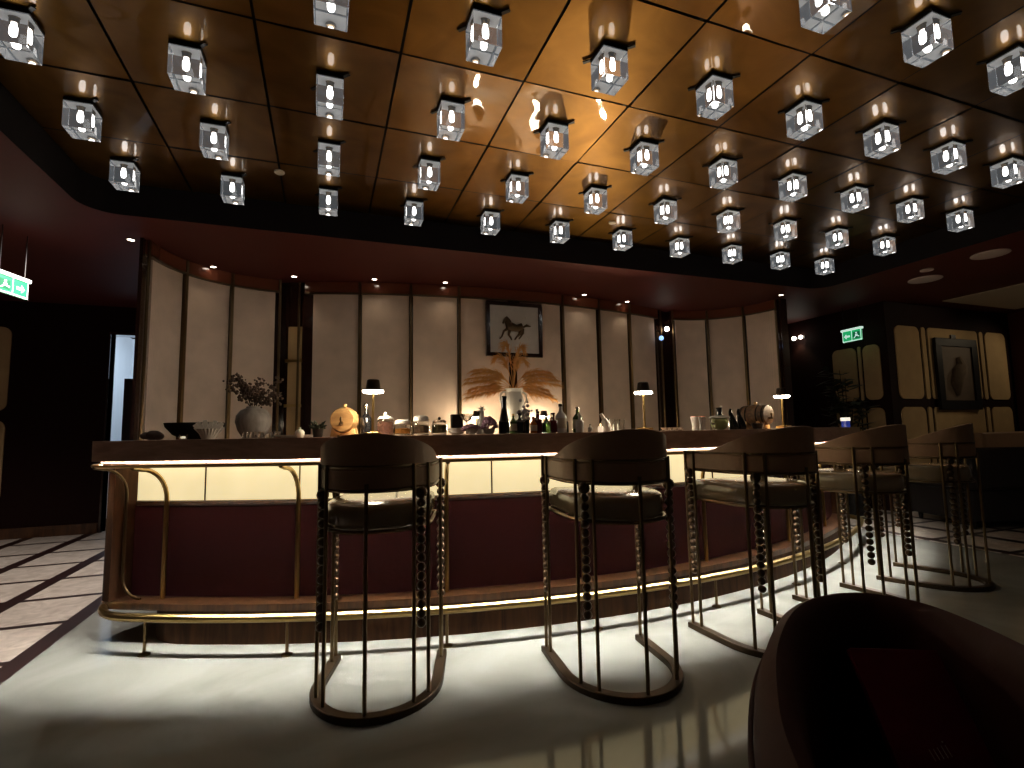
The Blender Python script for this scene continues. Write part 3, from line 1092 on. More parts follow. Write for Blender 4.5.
# galloping horse heading left: body, neck and head, legs, tail as a low relief
hz = .33
hm.tube([(-.10, -.018, hz + .01), (-.04, -.02, hz + .02), (.02, -.02, hz + .005), (.08, -.018, hz + .02), (.10, -.016, hz + .01)], [.03, .052, .042, .05, .02], 10)
hm.tube([(-.07, -.02, hz + .02), (-.095, -.02, hz + .075), (-.10, -.02, hz + .115)], [.042, .028, .02], 8)
hm.tube([(-.098, -.02, hz + .118), (-.125, -.02, hz + .085), (-.145, -.02, hz + .055)], [.022, .019, .010], 8)
hm.tube([(-.08, -.018, hz + .0), (-.135, -.018, hz - .035), (-.16, -.018, hz - .10), (-.185, -.018, hz - .125)], [.022, .014, .009, .008], 6)
hm.tube([(-.06, -.018, hz - .01), (-.075, -.018, hz - .075), (-.045, -.018, hz - .115), (-.04, -.018, hz - .135)], [.022, .014, .009, .009], 6)
hm.tube([(.075, -.018, hz + .01), (.06, -.018, hz - .06), (.02, -.018, hz - .10), (.0, -.018, hz - .13)], [.035, .018, .010, .009], 6)
hm.tube([(.09, -.018, hz + .0), (.10, -.018, hz - .05), (.07, -.018, hz - .095), (.05, -.018, hz - .12)], [.028, .016, .009, .008], 6)
hm.tube([(.10, -.018, hz + .02), (.15, -.018, hz + .045), (.20, -.018, hz + .035)], [.012, .018, .006], 6)
hm.tube([(-.10, -.02, hz + .14), (-.07, -.02, hz + .10), (-.045, -.02, hz + .07)], [.006, .016, .008], 6)
hm.build('horse', mat('bronze_relief', (.075, .045, .02), .5, .3), cv)
for mx, mz in ((.13, .46), (.17, .22), (.04, .13), (-.19, .24)):
    b = MB()
    b.tube([(mx - .02, -.015, mz + .018), (mx - .012, -.015, mz - .012), (mx + .002, -.015, mz + .012), (mx + .012, -.015, mz - .012), (mx + .022, -.015, mz + .02)], .0035, 5)
    b.build('white_mark', M['paper'], cv)
b = MB(); b.box(-.07, .07, -.005, .03, .64, .70); b.build('hanger', M['dark_gloss'], t)

t = thing('framed_artwork', 'tall black framed dim artwork on the cloth panels of the right wall', 'picture', (8.33, 4.575, 1.32))
b = MB()
for x0, x1, z0, z1 in ((-.45, .45, 0, .13), (-.45, .45, .89, 1.0), (-.45, -.33, .13, .89), (.33, .45, .13, .89)):
    b.box(x0, x1, -.04, .0, z0, z1)
b.build('frame', M['black'], t, bevel=.006)
b = MB(); b.box(-.33, .33, -.02, .0, .13, .89)
cv = b.build('canvas', mat('sepia_canvas', (.10, .065, .04), .6, var=.4, vscale=7), t)
b = MB()
b.tube([(-.05, -.024, .2), (-.08, -.024, .38), (-.02, -.026, .52), (.05, -.024, .62), (.02, -.024, .74)], [.03, .09, .11, .08, .04], 10)
b.build('painted_shape', mat('ochre_paint', (.105, .070, .042), .8, var=.5, vscale=14), cv)
b = MB(); b.box(-.05, .05, -.01, .02, 1.0, 1.06); b.build('hanger', M['black'], t)


# ================================================================== THINGS ON THE BAR
def on_bar(deg, R=5.6, z=TOP):
    p = arc(R, deg)
    return (p[0], p[1], z + .0005)


shade_m = mat('dark_bronze_shade', (.05, .032, .022), .35, .6)


def make_lamp(label):
    t = thing('table_lamp', label, 'table lamp', group='cordless table lamps')
    b = MB(); b.prism(rrect(-.042, .042, -.042, .042, .008, 3), 0, .024); b.build('base', M['brass'], t, bevel=.003)
    b = MB(); b.lathe([(.012, .024), (.0085, .032), (.0075, .05), (.0075, .275)], 12); b.build('stem', M['brass'], t)
    b = MB(); b.lathe([(.060, .268), (.060, .272), (.043, .278), (.040, .30), (.036, .328), (.030, .333), (1e-5, .334)], 28)
    b.build('shade', shade_m, t)
    b = MB(); b.lathe([(.054, .253), (.060, .257), (.060, .2675)], 28); b.build('diffuser', M['lamp_glow'], t)
    l = bpy.data.lights.new('lamp_light', 'POINT'); l.energy = E_LAMP; l.color = WARM; l.shadow_soft_size = .04
    lo = bpy.data.objects.new('lamp_light', l); COL.objects.link(lo); lo.parent = t; lo.location = (0, 0, .20)
    return t


lp = make_lamp('brass table lamp between the round-faced barrel and the pink jar on the bar')
lp.location = on_bar(-14.98, 5.64)
copy_thing(lp, on_bar(3.21), 0, 'brass table lamp standing alone on the middle of the bar before the dark niche')
copy_thing(lp, on_bar(18.6, 5.66), 0, 'brass table lamp beside the sideways barrel at the far end of the bar')
for (x, lab) in ((1.52, 'small glowing lamp on the back counter behind the purple flowers'), (2.30, 'small glowing lamp on the back counter behind the bottles past the plumes')):
    q = copy_thing(lp, (x, 5.27, BTOP + .001), 0, lab)
    for ch in kids(q):
        if ch.type == 'LIGHT':
            ch.data = ch.data.copy(); ch.data.energy = E_BACK

gl_dark = mat('black_glass', (.012, .012, .014), .08, coat=.5)
gl_brown = mat('amber_brown_glass', (.05, .015, .006), .1, coat=.5)
gl_red = mat('dark_red_glass', (.10, .012, .010), .1, coat=.5)
gl_green = mat('green_glass', (.10, .22, .06), .08, trans=.5, coat=.3)
gl_orange = mat('orange_glass', (.55, .16, .02), .15, trans=.3)
silver = mat('silver_foil', (.7, .68, .66), .25, 1.0)
frost = mat('frosted_white_glass', (.72, .70, .68), .35, trans=.25)
label_m = mat('cream_bottle_label', (.62, .54, .42), .7)


def bottle(deg, h, r, body, cap, label, R=5.6, neck=.32, shoulder=.62, name='bottle', cat='bottle', lab_mat=None, nr=.32, group='bottles on the bar'):
    t = thing(name, label, cat, on_bar(deg, R), 0, group)
    b = MB()
    b.lathe([(r * .9, 0), (r, h * .02), (r, h * shoulder * .92), (r * .85, h * shoulder), (r * nr * 1.15, h * (1 - neck * .8)), (r * nr, h * (1 - neck * .6)), (r * nr, h * .93)], 20)
    b.build('glass_body', body, t)
    b = MB(); b.lathe([(r * nr * 1.2, h * .90), (r * nr * 1.25, h * .985), (r * nr * 1.0, h)], 14); b.build('cap', cap, t)
    if lab_mat:
        b = MB(); b.lathe([(r * 1.015, h * .15), (r * 1.015, h * .5)], 20, None, False); b.build('paper_label', lab_mat, t)
    return t


# left end: folded cloth, black bowl, tealight, napkin shell, vase
b = MB()
for i in range(9):
    a = i * .7
    b.ball((.035 * cos(a) * (i % 3) / 2, .03 * sin(a), .022 + .004 * (i % 4)), .03, 8, (1.1, .9, .75))
tag(b.build('folded_napkin', mat('greyish_pink_linen', (.16, .12, .11), .9, var=.2, vscale=20), None, loc=on_bar(-28.3, 5.64)), 'crumpled greyish pink cloth at the rounded end of the bar top', 'napkin')

t = thing('serving_bowl', 'wide black bowl near the rounded end of the bar top', 'bowl', on_bar(-26.7, 5.5))
b = MB(); b.lathe([(.06, 0), (.075, .006), (.12, .03), (.158, .075), (.165, .10), (.158, .10), (.145, .07), (.09, .022), (1e-5, .012)], 32); b.build('bowl_body', mat('matt_black_stoneware', (.008, .007, .007), .6), t)

t = thing('tealight_glass', 'tiny glass tealight between the black bowl and the white napkin shell', 'candle', on_bar(-25.7, 5.72))
b = MB(); b.lathe([(.016, 0), (.02, .003), (.022, .03), (.019, .03), (.017, .006), (1e-5, .005)], 16); b.build('glass_cup', M['glass'], t)
b = MB(); b.lathe([(.012, .006), (.012, .018), (1e-5, .019)], 12); b.build('candle', glow('wax', (1, .85, .6), .7, False), t)

t = thing('napkin_holder', 'white fluted holder full of upright folded napkins in front of the round vase', 'napkin holder', on_bar(-24.6, 5.66))
b = MB()
N = 40
prof = [(.034, 0), (.042, .02), (.052, .045), (.062, .06)]
vv = []
for r, z in prof:
    for k in range(N):
        rr_ = r * (1 + .07 * (1 if k % 2 else -1) * z / .06)
        vv.append((rr_ * cos(2 * pi * k / N), rr_ * sin(2 * pi * k / N), z))
b.add(vv, [(i * N + k, i * N + (k + 1) % N, (i + 1) * N + (k + 1) % N, (i + 1) * N + k) for i in range(3) for k in range(N)] + [tuple(range(N - 1, -1, -1))])
b.build('holder', M['white'], t)
for k in range(13):
    a = radians(-75 + 150 * k / 12)
    b = MB()
    Mx = Matrix.Translation((sin(a) * .02, (-.02 if k % 2 else .015), .012)) @ Matrix.Rotation(a * .55, 4, 'Y')
    b.box(-.011, .011, -.004, .004, 0, .078 + .01 * (k % 3), Mx)
    b.build('napkin', M['paper'], t)

t = thing('round_vase', 'round grey streaked ceramic vase holding dried twigs on the bar', 'vase', on_bar(-23.1, 5.45))
m_v = mat('streaked_grey_glaze', (.36, .33, .31), .4, var=.6, vscale=5, stretch=(9, 9, .8))
b = MB(); b.lathe([(.045, 0), (.06, .004), (.088, .05), (.103, .10), (.098, .14), (.075, .172), (.045, .186), (.042, .196), (.036, .196), (.036, .18), (1e-5, .17)], 36); b.build('vase_body', m_v, t)
tw = thing('dried_twigs', 'bunch of dark dried flowering twigs standing in the round grey vase', 'dried flowers', (*arc(5.45, -23.1), TOP + .18))
rg = random.Random(11)
stems = MB(); buds = MB()
for i in range(16):
    a = rg.uniform(0, 2 * pi); sp = rg.uniform(.03, .16); hh = rg.uniform(.07, .21)
    p0 = Vector((.012 * cos(a), .012 * sin(a), 0)); p1 = Vector((sp * cos(a) * .5, sp * sin(a) * .5, hh * .55)); p2 = Vector((sp * cos(a) * 1.1, sp * sin(a) * 1.1, hh))
    stems.tube([p0, p1, p2], [.002, .0016, .001], 5)
    for k in range(30):
        s = rg.uniform(.35, 1)
        q = p0.lerp(p1, s * 2) if s < .5 else p1.lerp(p2, s * 2 - 1)
        buds.ball(q + Vector((rg.gauss(0, .016), rg.gauss(0, .016), rg.gauss(0, .014))), rg.uniform(.004, .010), 5)
stems.build('stem', mat('dark_twig', (.05, .03, .02), .8), tw)
bo = buds.build('dry_blossom', mat('dry_blossom', (.10, .065, .05), .9), tw); bo['kind'] = 'stuff'

# upturned tasting glasses in a row, and a white tray
shot = None
for k, dg in enumerate((-22.35, -21.9, -21.4, -20.9, -20.45)):
    lab = f'small upturned tasting glass, {ORD[k]} in the row to the right of the round vase'
    if shot is None:
        shot = thing('tasting_glass', lab, 'glass', on_bar(dg, 5.66), 0, 'row of small glasses')
        b = MB(); b.lathe([(.018, 0), (.019, .002), (.015, .034), (.0145, .036), (1e-5, .036)], 14); b.build('glass_body', M['glass'], shot)
        b = MB(); b.lathe([(.019, 0.0), (.0195, .002), (.0185, .004)], 14, None, False); b.build('rim', silver, shot)
    else:
        copy_thing(shot, on_bar(dg, 5.66), 0, lab)
b = MB(); b.prism(rrect(-.10, .10, -.05, .05, .01), 0, .016)
tag(b.build('white_tray', M['white'], None, loc=on_bar(-19.6, 5.60), rot=radians(-19), bevel=.003), 'flat white tray on the bar between the tasting glasses and the barrel', 'tray')
t = thing('sugar_pot', 'small white pot beside the little dark plant', 'pot', on_bar(-19.0, 5.70))
b = MB(); b.lathe([(.018, 0), (.026, .012), (.026, .03), (.018, .042), (.006, .048), (.008, .055), (1e-5, .06)], 16); b.build('pot_body', M['white'], t)
t = thing('small_plant', 'little dark leafy plant in a black pot next to the round-faced barrel', 'plant', on_bar(-18.25, 5.62))
b = MB(); b.lathe([(.025, 0), (.032, .05), (.03, .05), (1e-5, .045)], 16); b.build('pot', M['black'], t)
b = MB()
for i in range(26):
    a = rg.uniform(0, 2 * pi); el = rg.uniform(.2, 1.3); l = rg.uniform(.04, .075)
    d_ = Vector((cos(a) * cos(el), sin(a) * cos(el), sin(el)))
    q = Vector((0, 0, .045)); b.tube([q, q + d_ * l * .6, q + d_ * l + Vector((0, 0, -.006))], [.0015, .009, .001], 5)
b.build('leaves', mat('dark_green_leaf', (.018, .026, .012), .5), t)


def barrel(loc, rot, label, r, length, body, end_m, hoops, stand_m):
    t = thing('wooden_barrel', label, 'barrel', loc, rot)
    X = Matrix.Translation((0, 0, r * 1.28)) @ Matrix.Rotation(radians(90), 4, 'X')   # barrel axis along y, +z of the profile towards -y
    b = MB()
    L = length / 2
    prof = [(r * .80, -L), (r * .86, -L), (r * .95, -L * .5), (r, 0), (r * .95, L * .5), (r * .86, L), (r * .80, L)]
    b.lathe(prof, 32, X)
    bd = b.build('barrel_body', body, t)
    for s in (-1, 1):
        b = MB(); b.lathe([(r * .80, s * (L - .004)), (r * .6, s * (L - .006)), (1e-5, s * (L - .006))], 32, X, False); b.build('barrel_head', end_m, t)
    for q in (-.82, -.42, .42, .82):
        b = MB(); rq = r * (1 - .14 * q * q) * 1.012
        b.lathe([(rq * .995, L * q - .006), (rq, L * q - .006), (rq, L * q + .006), (rq * .995, L * q + .006)], 32, X, False); b.build('hoop', hoops, t)
    b = MB(); b.lathe([(.010, r * 2.26), (.008, r * 2.30), (.013, r * 2.40), (.012, r * 2.50), (1e-5, r * 2.56)], 14); b.build('bung', end_m, t)
    b = MB()
    b.tube([(0, -L + .002, r * .98), (0, -L - .035, r * .98)], .009, 8)
    b.tube([(0, -L - .022, r * .98), (0, -L - .022, r * 1.28)], [.007, .004], 8)
    b.tube([(0, -L - .03, r * .98), (0, -L - .034, r * .86)], .006, 8)
    b.ball((0, -L - .022, r * 1.32), .011, 8, (.7, .7, 1.4)); b.build('tap', M['brass_dark'], t)
    for s in (-1, 1):
        b = MB()
        q = []
        for i in range(9):
            a = radians(215 + 110 * i / 8)
            q.append((r * .99 * cos(a), r * 1.28 + r * .99 * sin(a)))
        pts = [(-r * .95, 0)] + q + [(r * .95, 0), (r * .5, 0), (r * .4, r * .10), (-r * .4, r * .10), (-r * .5, 0)]
        flat_poly(b, pts, s * L * .5 - .012, s * L * .5 + .012)
        b.build('cradle', stand_m, t, smooth=0)
    return t


oak_l = wood('pale_oak', (.45, .25, .09), (.75, .50, .22), rough=.5, stretch=(8, 2, 2), coat=.1)
barrel(on_bar(-16.95, 5.52), radians(-14), 'small pale wooden barrel with its round face to the room, left of the first lamp', .078, .16, M['barrel'], oak_l, M['barrel'], oak_l)
barrel(on_bar(16.9, 5.52), radians(13), 'small dark wooden barrel lying sideways beside the far lamp', .088, .22, M['barrel_dark'], oak_l, M['black'], oak_l)

t = bottle(-15.75, .185, .036, gl_dark, silver, 'black squat decanter with silver stopper behind the first lamp', 5.46, name='decanter', cat='decanter')
b = MB(); b.ball((0, 0, .19), .018, 10); b.build('stopper', silver, t)


def jar(deg, h, r, fill, fill_h, label, knob, lid_m, R=5.53, dome=False):
    t = thing('glass_jar', label, 'jar', on_bar(deg, R), 0, 'lidded glass jars on the bar')
    hb = h * .68
    b = MB()
    b.lathe([(r * .86, 0), (r, .006), (r, hb * .85), (r * .84, hb), (r * .80, hb), (r * .94, hb * .84), (r * .95, .010), (1e-5, .008)], 28)
    b.build('jar_body', M['glass'], t)
    b = MB(); b.lathe([(r * .90, .012), (r * .92, fill_h * .5), (r * .9, fill_h), (r * .5, fill_h + .006), (1e-5, fill_h + .004)], 24); b.build('contents', fill, t)
    b = MB()
    if dome:
        b.lathe([(r * .86, hb), (r * .92, hb + .006), (r * .86, hb + (h - hb) * .7), (r * .6, h * .985), (1e-5, h)], 24)
    else:
        b.lathe([(r * .86, hb), (r * .90, hb + .006), (r * .7, hb + (h - hb) * .42), (r * .25, hb + (h - hb) * .5), (1e-5, hb + (h - hb) * .5)], 24)
    b.build('lid', lid_m, t)
    if knob:
        b = MB(); b.ball((0, 0, hb + (h - hb) * .72), (h - hb) * .27, 10); b.build('lid_knob', knob, t)
    return t


def grains(name, c):
    return mat(name, c, .8, var=.55, vscale=60, bump=.8)


jar(-14.4, .145, .052, grains('pink_sweets', (.62, .34, .30)), .082, 'tall glass jar of pink sweets with knobbed white lid beside the first lamp', M['white'], frost)
jar(-13.35, .098, .053, grains('orange_fruit', (.70, .32, .08)), .042, 'low glass jar of orange dried fruit with clear domed lid', None, frost, dome=True)
jar(-12.2, .122, .052, grains('mixed_nuts', (.34, .24, .16)), .058, 'glass jar of brown nuts with tall clear domed lid', None, frost, dome=True)
jar(-11.05, .112, .047, grains('green_olives', (.24, .22, .10)), .058, 'glass jar of greenish leaves with a dark lid knob', M['black'], M['glass'])

t = thing('menu_box', 'small black upright box on a glass dish just past the jars', 'box', on_bar(-9.95, 5.55))
b = MB(); b.lathe([(.03, 0), (.05, .012), (.054, .04), (.05, .04), (.028, .012), (1e-5, .01)], 20); b.build('dish', frost, t)
b = MB(); b.box(-.036, .036, -.02, .02, .041, .125); b.build('black_box', M['black'], t, bevel=.004)
t = thing('coupe_glass', 'clear stemmed coupe glass in front of the black box', 'glass', on_bar(-9.45, 5.68))
b = MB(); b.lathe([(.03, 0), (.03, .003), (.004, .008), (.0035, .075), (.02, .085), (.04, .105), (.042, .122), (.039, .122), (.036, .106), (.015, .089), (1e-5, .088)], 22); b.build('glass_body', M['glass'], t)

purple = mat('purple_petals', (.40, .24, .34), .8, var=.3, vscale=30)


def flowers(deg, R, w_, h_, label, n, mmat):
    t = thing('flower_bowl', label, 'flowers', on_bar(deg, R), 0, 'bowls of purple flowers')
    b = MB(); b.lathe([(w_ * .4, 0), (w_ * .6, .01), (w_ * .72, .035), (w_ * .68, .035), (w_ * .5, .012), (1e-5, .01)], 20); b.build('bowl', frost, t)
    b = MB()
    for i in range(n):
        a = rg.uniform(0, 2 * pi); q = rg.random() ** .5; z = (1 - q * q) ** .5
        c_ = Vector((w_ * .92 * q * cos(a), w_ * .92 * q * sin(a), .028 + (h_ - .028) * z * rg.uniform(.75, 1)))
        b.ball(c_, rg.uniform(.008, .014), 6, (1, 1, .7))
    o = b.build('blossoms', mmat, t); o['kind'] = 'stuff'
    return t


flowers(-9.1, 5.62, .058, .058, 'low wide bowl of pale purple blossoms beside the coupe glass', 70, purple)
flowers(-7.95, 5.6, .052, .105, 'round ball of purple blossoms in a bowl right of the low flower bowl', 110, purple)
t = thing('glass_ornament', 'white star-topped glass decanter behind the ball of purple blossoms', 'decanter', on_bar(-8.2, 5.45))
b = MB(); b.lathe([(.03, 0), (.035, .01), (.03, .09), (.014, .12), (.012, .15)], 18); b.build('body', frost, t)
b = MB()
for k in range(7):
    a = 2 * pi * k / 7
    b.tube([(0, 0, .158), (.03 * cos(a), .004, .158 + .03 * sin(a))], [.008, .002], 6)
b.build('star_stopper', frost, t)

bottle(-7.0, .232, .034, gl_dark, gl_dark, 'tall black tapering bottle left of the white plume vase', 5.6, neck=.5, shoulder=.35, nr=.5)
bottle(-6.55, .12, .022, gl_green, M['brass'], 'slim pale green bottle between the tall black bottle and the vase', 5.66, lab_mat=label_m)
bottle(-6.1, .125, .036, gl_dark, gl_dark, 'squat black bottle in front of the white plume vase', 5.64, neck=.4)
t = thing('flower_cluster', 'bunch of silvery lilac flowers on a dark glass beside the white plume vase', 'flowers', on_bar(-5.5, 5.55))
b = MB(); b.lathe([(.03, 0), (.032, .08), (.03, .085), (1e-5, .08)], 16); b.build('dark_glass', gl_dark, t)
b = MB()
for i in range(60):
    b.ball((rg.gauss(0, .022), rg.gauss(0, .018), .12 + rg.gauss(0, .03)), rg.uniform(.006, .012), 6)
o = b.build('blossoms', mat('silver_lilac_petals', (.38, .35, .42), .6, var=.3, vscale=30), t); o['kind'] = 'stuff'
bottle(-5.35, .10, .022, gl_orange, gl_red, 'small orange bottle below the lilac flowers', 5.69, lab_mat=label_m)
bottle(-4.95, .135, .026, gl_red, gl_dark, 'dark red bottle right of the small orange bottle', 5.66, neck=.45)
bottle(-4.55, .155, .025, gl_brown, gl_dark, 'brown bottle with long neck behind the dark red bottle', 5.52, neck=.45)
bottle(-4.2, .105, .028, gl_green, M['white'], 'squat green bottle in front of the far glowing back lamp', 5.6)
bottle(-3.95, .125, .022, gl_red, gl_red, 'slim wine-red bottle right of the squat green bottle', 5.67, neck=.5)
bottle(-3.5, .13, .021, M['glass'], M['black'], 'slim clear bottle with black cap right of the wine-red bottle', 5.52, lab_mat=label_m)
bottle(-3.1, .185, .036, frost, M['black'], 'tall frosted bottle with black cap, tallest of the clear ones', 5.58, lab_mat=label_m)
bottle(-2.5, .115, .032, gl_dark, gl_dark, 'squat black bottle right of the tall frosted bottle', 5.49, neck=.3, nr=.5)
bottle(-2.15, .12, .026, frost, M['white'], 'short white bottle in front of the green bottle', 5.66, neck=.45)
bottle(-1.75, .165, .033, gl_green, silver, 'green bottle with silver top at the right end of the bottle group', 5.55, lab_mat=label_m)
bottle(-1.3, .05, .016, frost, M['black'], 'tiny white bitters bottle with black cap', 5.64, neck=.4)
t = thing('votive_candle', 'small lit cream candle between the bitters bottle and the white pitcher', 'candle', on_bar(-.55, 5.64))
b = MB(); b.lathe([(.014, 0), (.018, .006), (.018, .03), (.014, .036), (1e-5, .037)], 14); b.build('wax', glow('lit_wax', (1, .75, .5), .8, False), t)
b = MB(); b.ball((0, 0, .046), .005, 6, (1, 1, 1.8)); b.build('flame', glow('flame', (1, .7, .3), 3, False), t)
t = thing('white_pitcher', 'white pitcher with tall tilted neck standing alone right of the bottles', 'pitcher', on_bar(.05, 5.6))
b = MB(); b.lathe([(.036, 0), (.042, .006), (.040, .03), (.03, .06), (.022, .075)], 20); b.build('body', M['white'], t)
b = MB(); b.tube([(0, 0, .07), (-.012, 0, .09), (-.026, 0, .112), (-.03, 0, .118)], [.020, .013, .010, .013], 12); b.build('neck', M['white'], t)
b = MB(); b.tube([(.005, 0, .07), (.022, 0, .092), (.03, 0, .075), (.034, 0, .05)], .006, 8); b.build('handle', M['white'], t)

# faint row of clear tumblers
tum = None
for k, dg in enumerate((.75, 1.15, 1.55, 1.95)):
    lab = f'faint clear tumbler, {ORD[k]} from the white pitcher in the row before the middle lamp'
    if tum is None:
        tum = thing('tumbler', lab, 'glass', on_bar(dg, 5.5), 0, 'clear tumblers by the middle lamp')
        b = MB(); b.lathe([(.022, 0), (.026, .004), (.028, .085), (.0265, .085), (.0245, .008), (1e-5, .007)], 18); b.build('glass_body', M['glass'], tum)
    else:
        copy_thing(tum, on_bar(dg, 5.5), 0, lab)
low = None
for k, dg in enumerate((4.75, 5.2, 5.65, 6.15)):
    lab = f'low clear salt dish, {ORD[k]} after the middle lamp'
    if low is None:
        low = thing('glass_dish', lab, 'dish', on_bar(dg, 5.62), 0, 'low glass dishes by the middle lamp')
        b = MB(); b.lathe([(.014, 0), (.018, .003), (.024, .022), (.022, .022), (.015, .006), (1e-5, .005)], 16); b.build('glass_body', M['glass'], low)
        b = MB(); b.lathe([(.023, .0215), (.0245, .0225), (.0215, .0228)], 16, None, False); b.build('rim', silver, low)
    else:
        copy_thing(low, on_bar(dg, 5.62), 0, lab)
pink = mat('salmon_foam', (.75, .30, .20), .5)
for dg, lab in ((7.85, 'tall slim glass with salmon pink top, nearer the middle lamp of the pair'), (8.65, 'tall slim glass with salmon pink top, nearer the green jug of the pair')):
    t = thing('highball_glass', lab, 'glass', on_bar(dg, 5.6), 0, 'pink topped glasses')
    b = MB(); b.lathe([(.018, 0), (.019, .005), (.016, .03), (.021, .06), (.027, .095), (.025, .095), (.018, .055), (.013, .03), (1e-5, .028)], 18); b.build('glass_body', frost, t)
    b = MB(); b.lathe([(.021, .068), (.0255, .094), (.02, .10), (1e-5, .101)], 18); b.build('drink', pink, t)
t = thing('cordial_glass', 'short stemmed clear glass between the pink topped glasses and the green jug', 'glass', on_bar(9.6, 5.62))
b = MB(); b.lathe([(.02, 0), (.02, .003), (.004, .007), (.004, .035), (.018, .05), (.02, .075), (.018, .075), (.015, .05), (1e-5, .042)], 16); b.build('glass_body', M['glass'], t)
b = MB(); b.lathe([(.0195, .074), (.0205, .0755), (.018, .076)], 16, None, False); b.build('rim', silver, t)

t = thing('glass_jug', 'round pale green jug with black neck on the far half of the bar', 'jug', on_bar(10.8, 5.58), radians(10))
mg = mat('pale_green_glass', (.42, .50, .24), .15, trans=.35, coat=.3)
b = MB(); b.lathe([(.03, 0), (.05, .012), (.064, .045), (.06, .075), (.04, .095), (.03, .10)], 26); b.build('jug_body', mg, t)
b = MB(); b.lathe([(.075, .086), (.078, .092), (.05, .104), (.02, .106)], 26); b.build('collar', frost, t)
b = MB(); b.lathe([(.024, .104), (.020, .13), (.024, .165), (1e-5, .168)], 16); b.build('neck', gl_dark, t)
b = MB(); b.tube([(.022, 0, .11), (.034, 0, .13), (.034, 0, .155), (.022, 0, .165)], .005, 8); b.build('handle', M['white'], t)
b = MB(); b.ball((.03, 0, .172), .009, 8); b.build('thumb_rest', M['white'], t)

for dg, lab in ((12.3, 'black curved swan-necked bottle with silver sheen, right beside the green jug'), (13.35, 'black curved swan-necked bottle with silver sheen, on the barrel side of the pair')):
    t = thing('swan_decanter', lab, 'decanter', on_bar(dg, 5.58), radians(12), 'curved black decanters')
    b = MB(); b.tube([(.02, 0, .0), (.02, 0, .02), (.012, 0, .06), (-.004, 0, .10), (-.014, 0, .135), (-.004, 0, .155)], [.034, .036, .030, .017, .011, .009], 14); b.build('body', gl_dark, t)
    b = MB(); b.tube([(.036, -.024, .03), (.026, -.024, .06), (.008, -.013, .10), (-.006, -.008, .13)], [.004, .006, .005, .003], 6); b.build('silver_highlight', silver, t)  # silver strip modelled in place of the highlight on dark glass
t = thing('ice_bucket', 'low dark bowl between the curved bottles and the sideways barrel', 'bowl', on_bar(14.8, 5.64))
b = MB(); b.lathe([(.03, 0), (.036, .004), (.05, .045), (.046, .045), (.03, .01), (1e-5, .008)], 20); b.build('bowl_body', gl_dark, t)
b = MB(); b.lathe([(.049, .044), (.0505, .047), (.045, .047)], 20, None, False); b.build('rim', silver, t)

t = thing('lantern', 'small white topped blue lantern at the far end of the bar below the plant', 'lantern', on_bar(36.0, 5.80))
b = MB(); b.prism(rrect(-.03, .03, -.03, .03, .008, 3), 0, .065); b.build('blue_body', mat('blue_glass', (.02, .03, .14), .2, emis=(.05, .08, .5), strength=.35), t)
b = MB(); b.prism(rrect(-.034, .034, -.034, .034, .009, 3), .065, .10); b.build('white_cap', glow('lantern_white', (1, .9, .75), 1.0, False), t)

# plume vase on the back counter
t = thing('plume_vase', 'tall white amphora vase holding golden plumes below the horse picture', 'vase', (1.945, 5.28, BTOP + .001))
b = MB()
b.lathe([(.055, 0), (.06, .02), (.045, .05), (.055, .12), (.085, .24), (.11, .36), (.118, .44), (.10, .50), (.085, .54), (.10, .575), (.092, .575), (.075, .54), (1e-5, .50)], 30)
b.build('vase_body', M['white'], t)
for s in (-1, 1):
    b = MB()
    b.tube([(s * .085, 0, .55), (s * .15, 0, .52), (s * .155, 0, .44), (s * .112, 0, .38)], [.012, .014, .014, .012], 8)
    b.build('handle', M['white'], t)
pl = thing('golden_plumes', 'spray of golden pampas plumes drooping both ways from the white amphora', 'dried plumes', (1.945, 5.28, BTOP + .55))
pm = mat('golden_plume', (.66, .34, .11), .8, var=.3, vscale=12)
rp = random.Random(5)
fr_spec = []
for s in (-1, 1):
    for k in range(7):
        fr_spec.append((s, .24 + .03 * (k % 4) + .05 * (k / 6), .30 - .045 * k, .22 - .05 * k))
fr_spec += [(-.12, .5, .62, .5), (.1, .5, .56, .45), (-.25, .5, .5, .36), (.3, .45, .48, .34), (.02, .5, .42, .3)]
for (s, reach, up, tip) in fr_spec:
    b = MB()
    y0 = rp.uniform(-.06, .06)
    P0, P1, P2 = Vector((0, 0, 0)), Vector((s * reach * .55, y0, up)), Vector((s * (reach + .2), y0 * 2.0, tip))
    cur = lambda t_: P0 * (1 - t_) ** 2 + 2 * t_ * (1 - t_) * P1 + t_ * t_ * P2
    b.tube([cur(i / 10) for i in range(11)], [.004] * 5 + [.003] * 6, 5)
    for i in range(150):
        t_ = rp.uniform(.28, 1.0)
        p = cur(t_); d_ = (cur(min(1, t_ + .02)) - cur(t_ - .02)).normalized()
        side = Vector((rp.gauss(0, .5), rp.gauss(0, .8), rp.gauss(-.25, .5)))
        l = rp.uniform(.05, .13) * (1.15 - .5 * t_)
        q1 = p + (d_ * .8 + side * .35).normalized() * l * .6
        q2 = q1 + (d_ * .7 + side * .3 + Vector((0, 0, -.45))).normalized() * l * .6
        b.tube([p, q1, q2], [.003, .003, .001], 3, cap=False)
    b.build('plume', pm, pl)

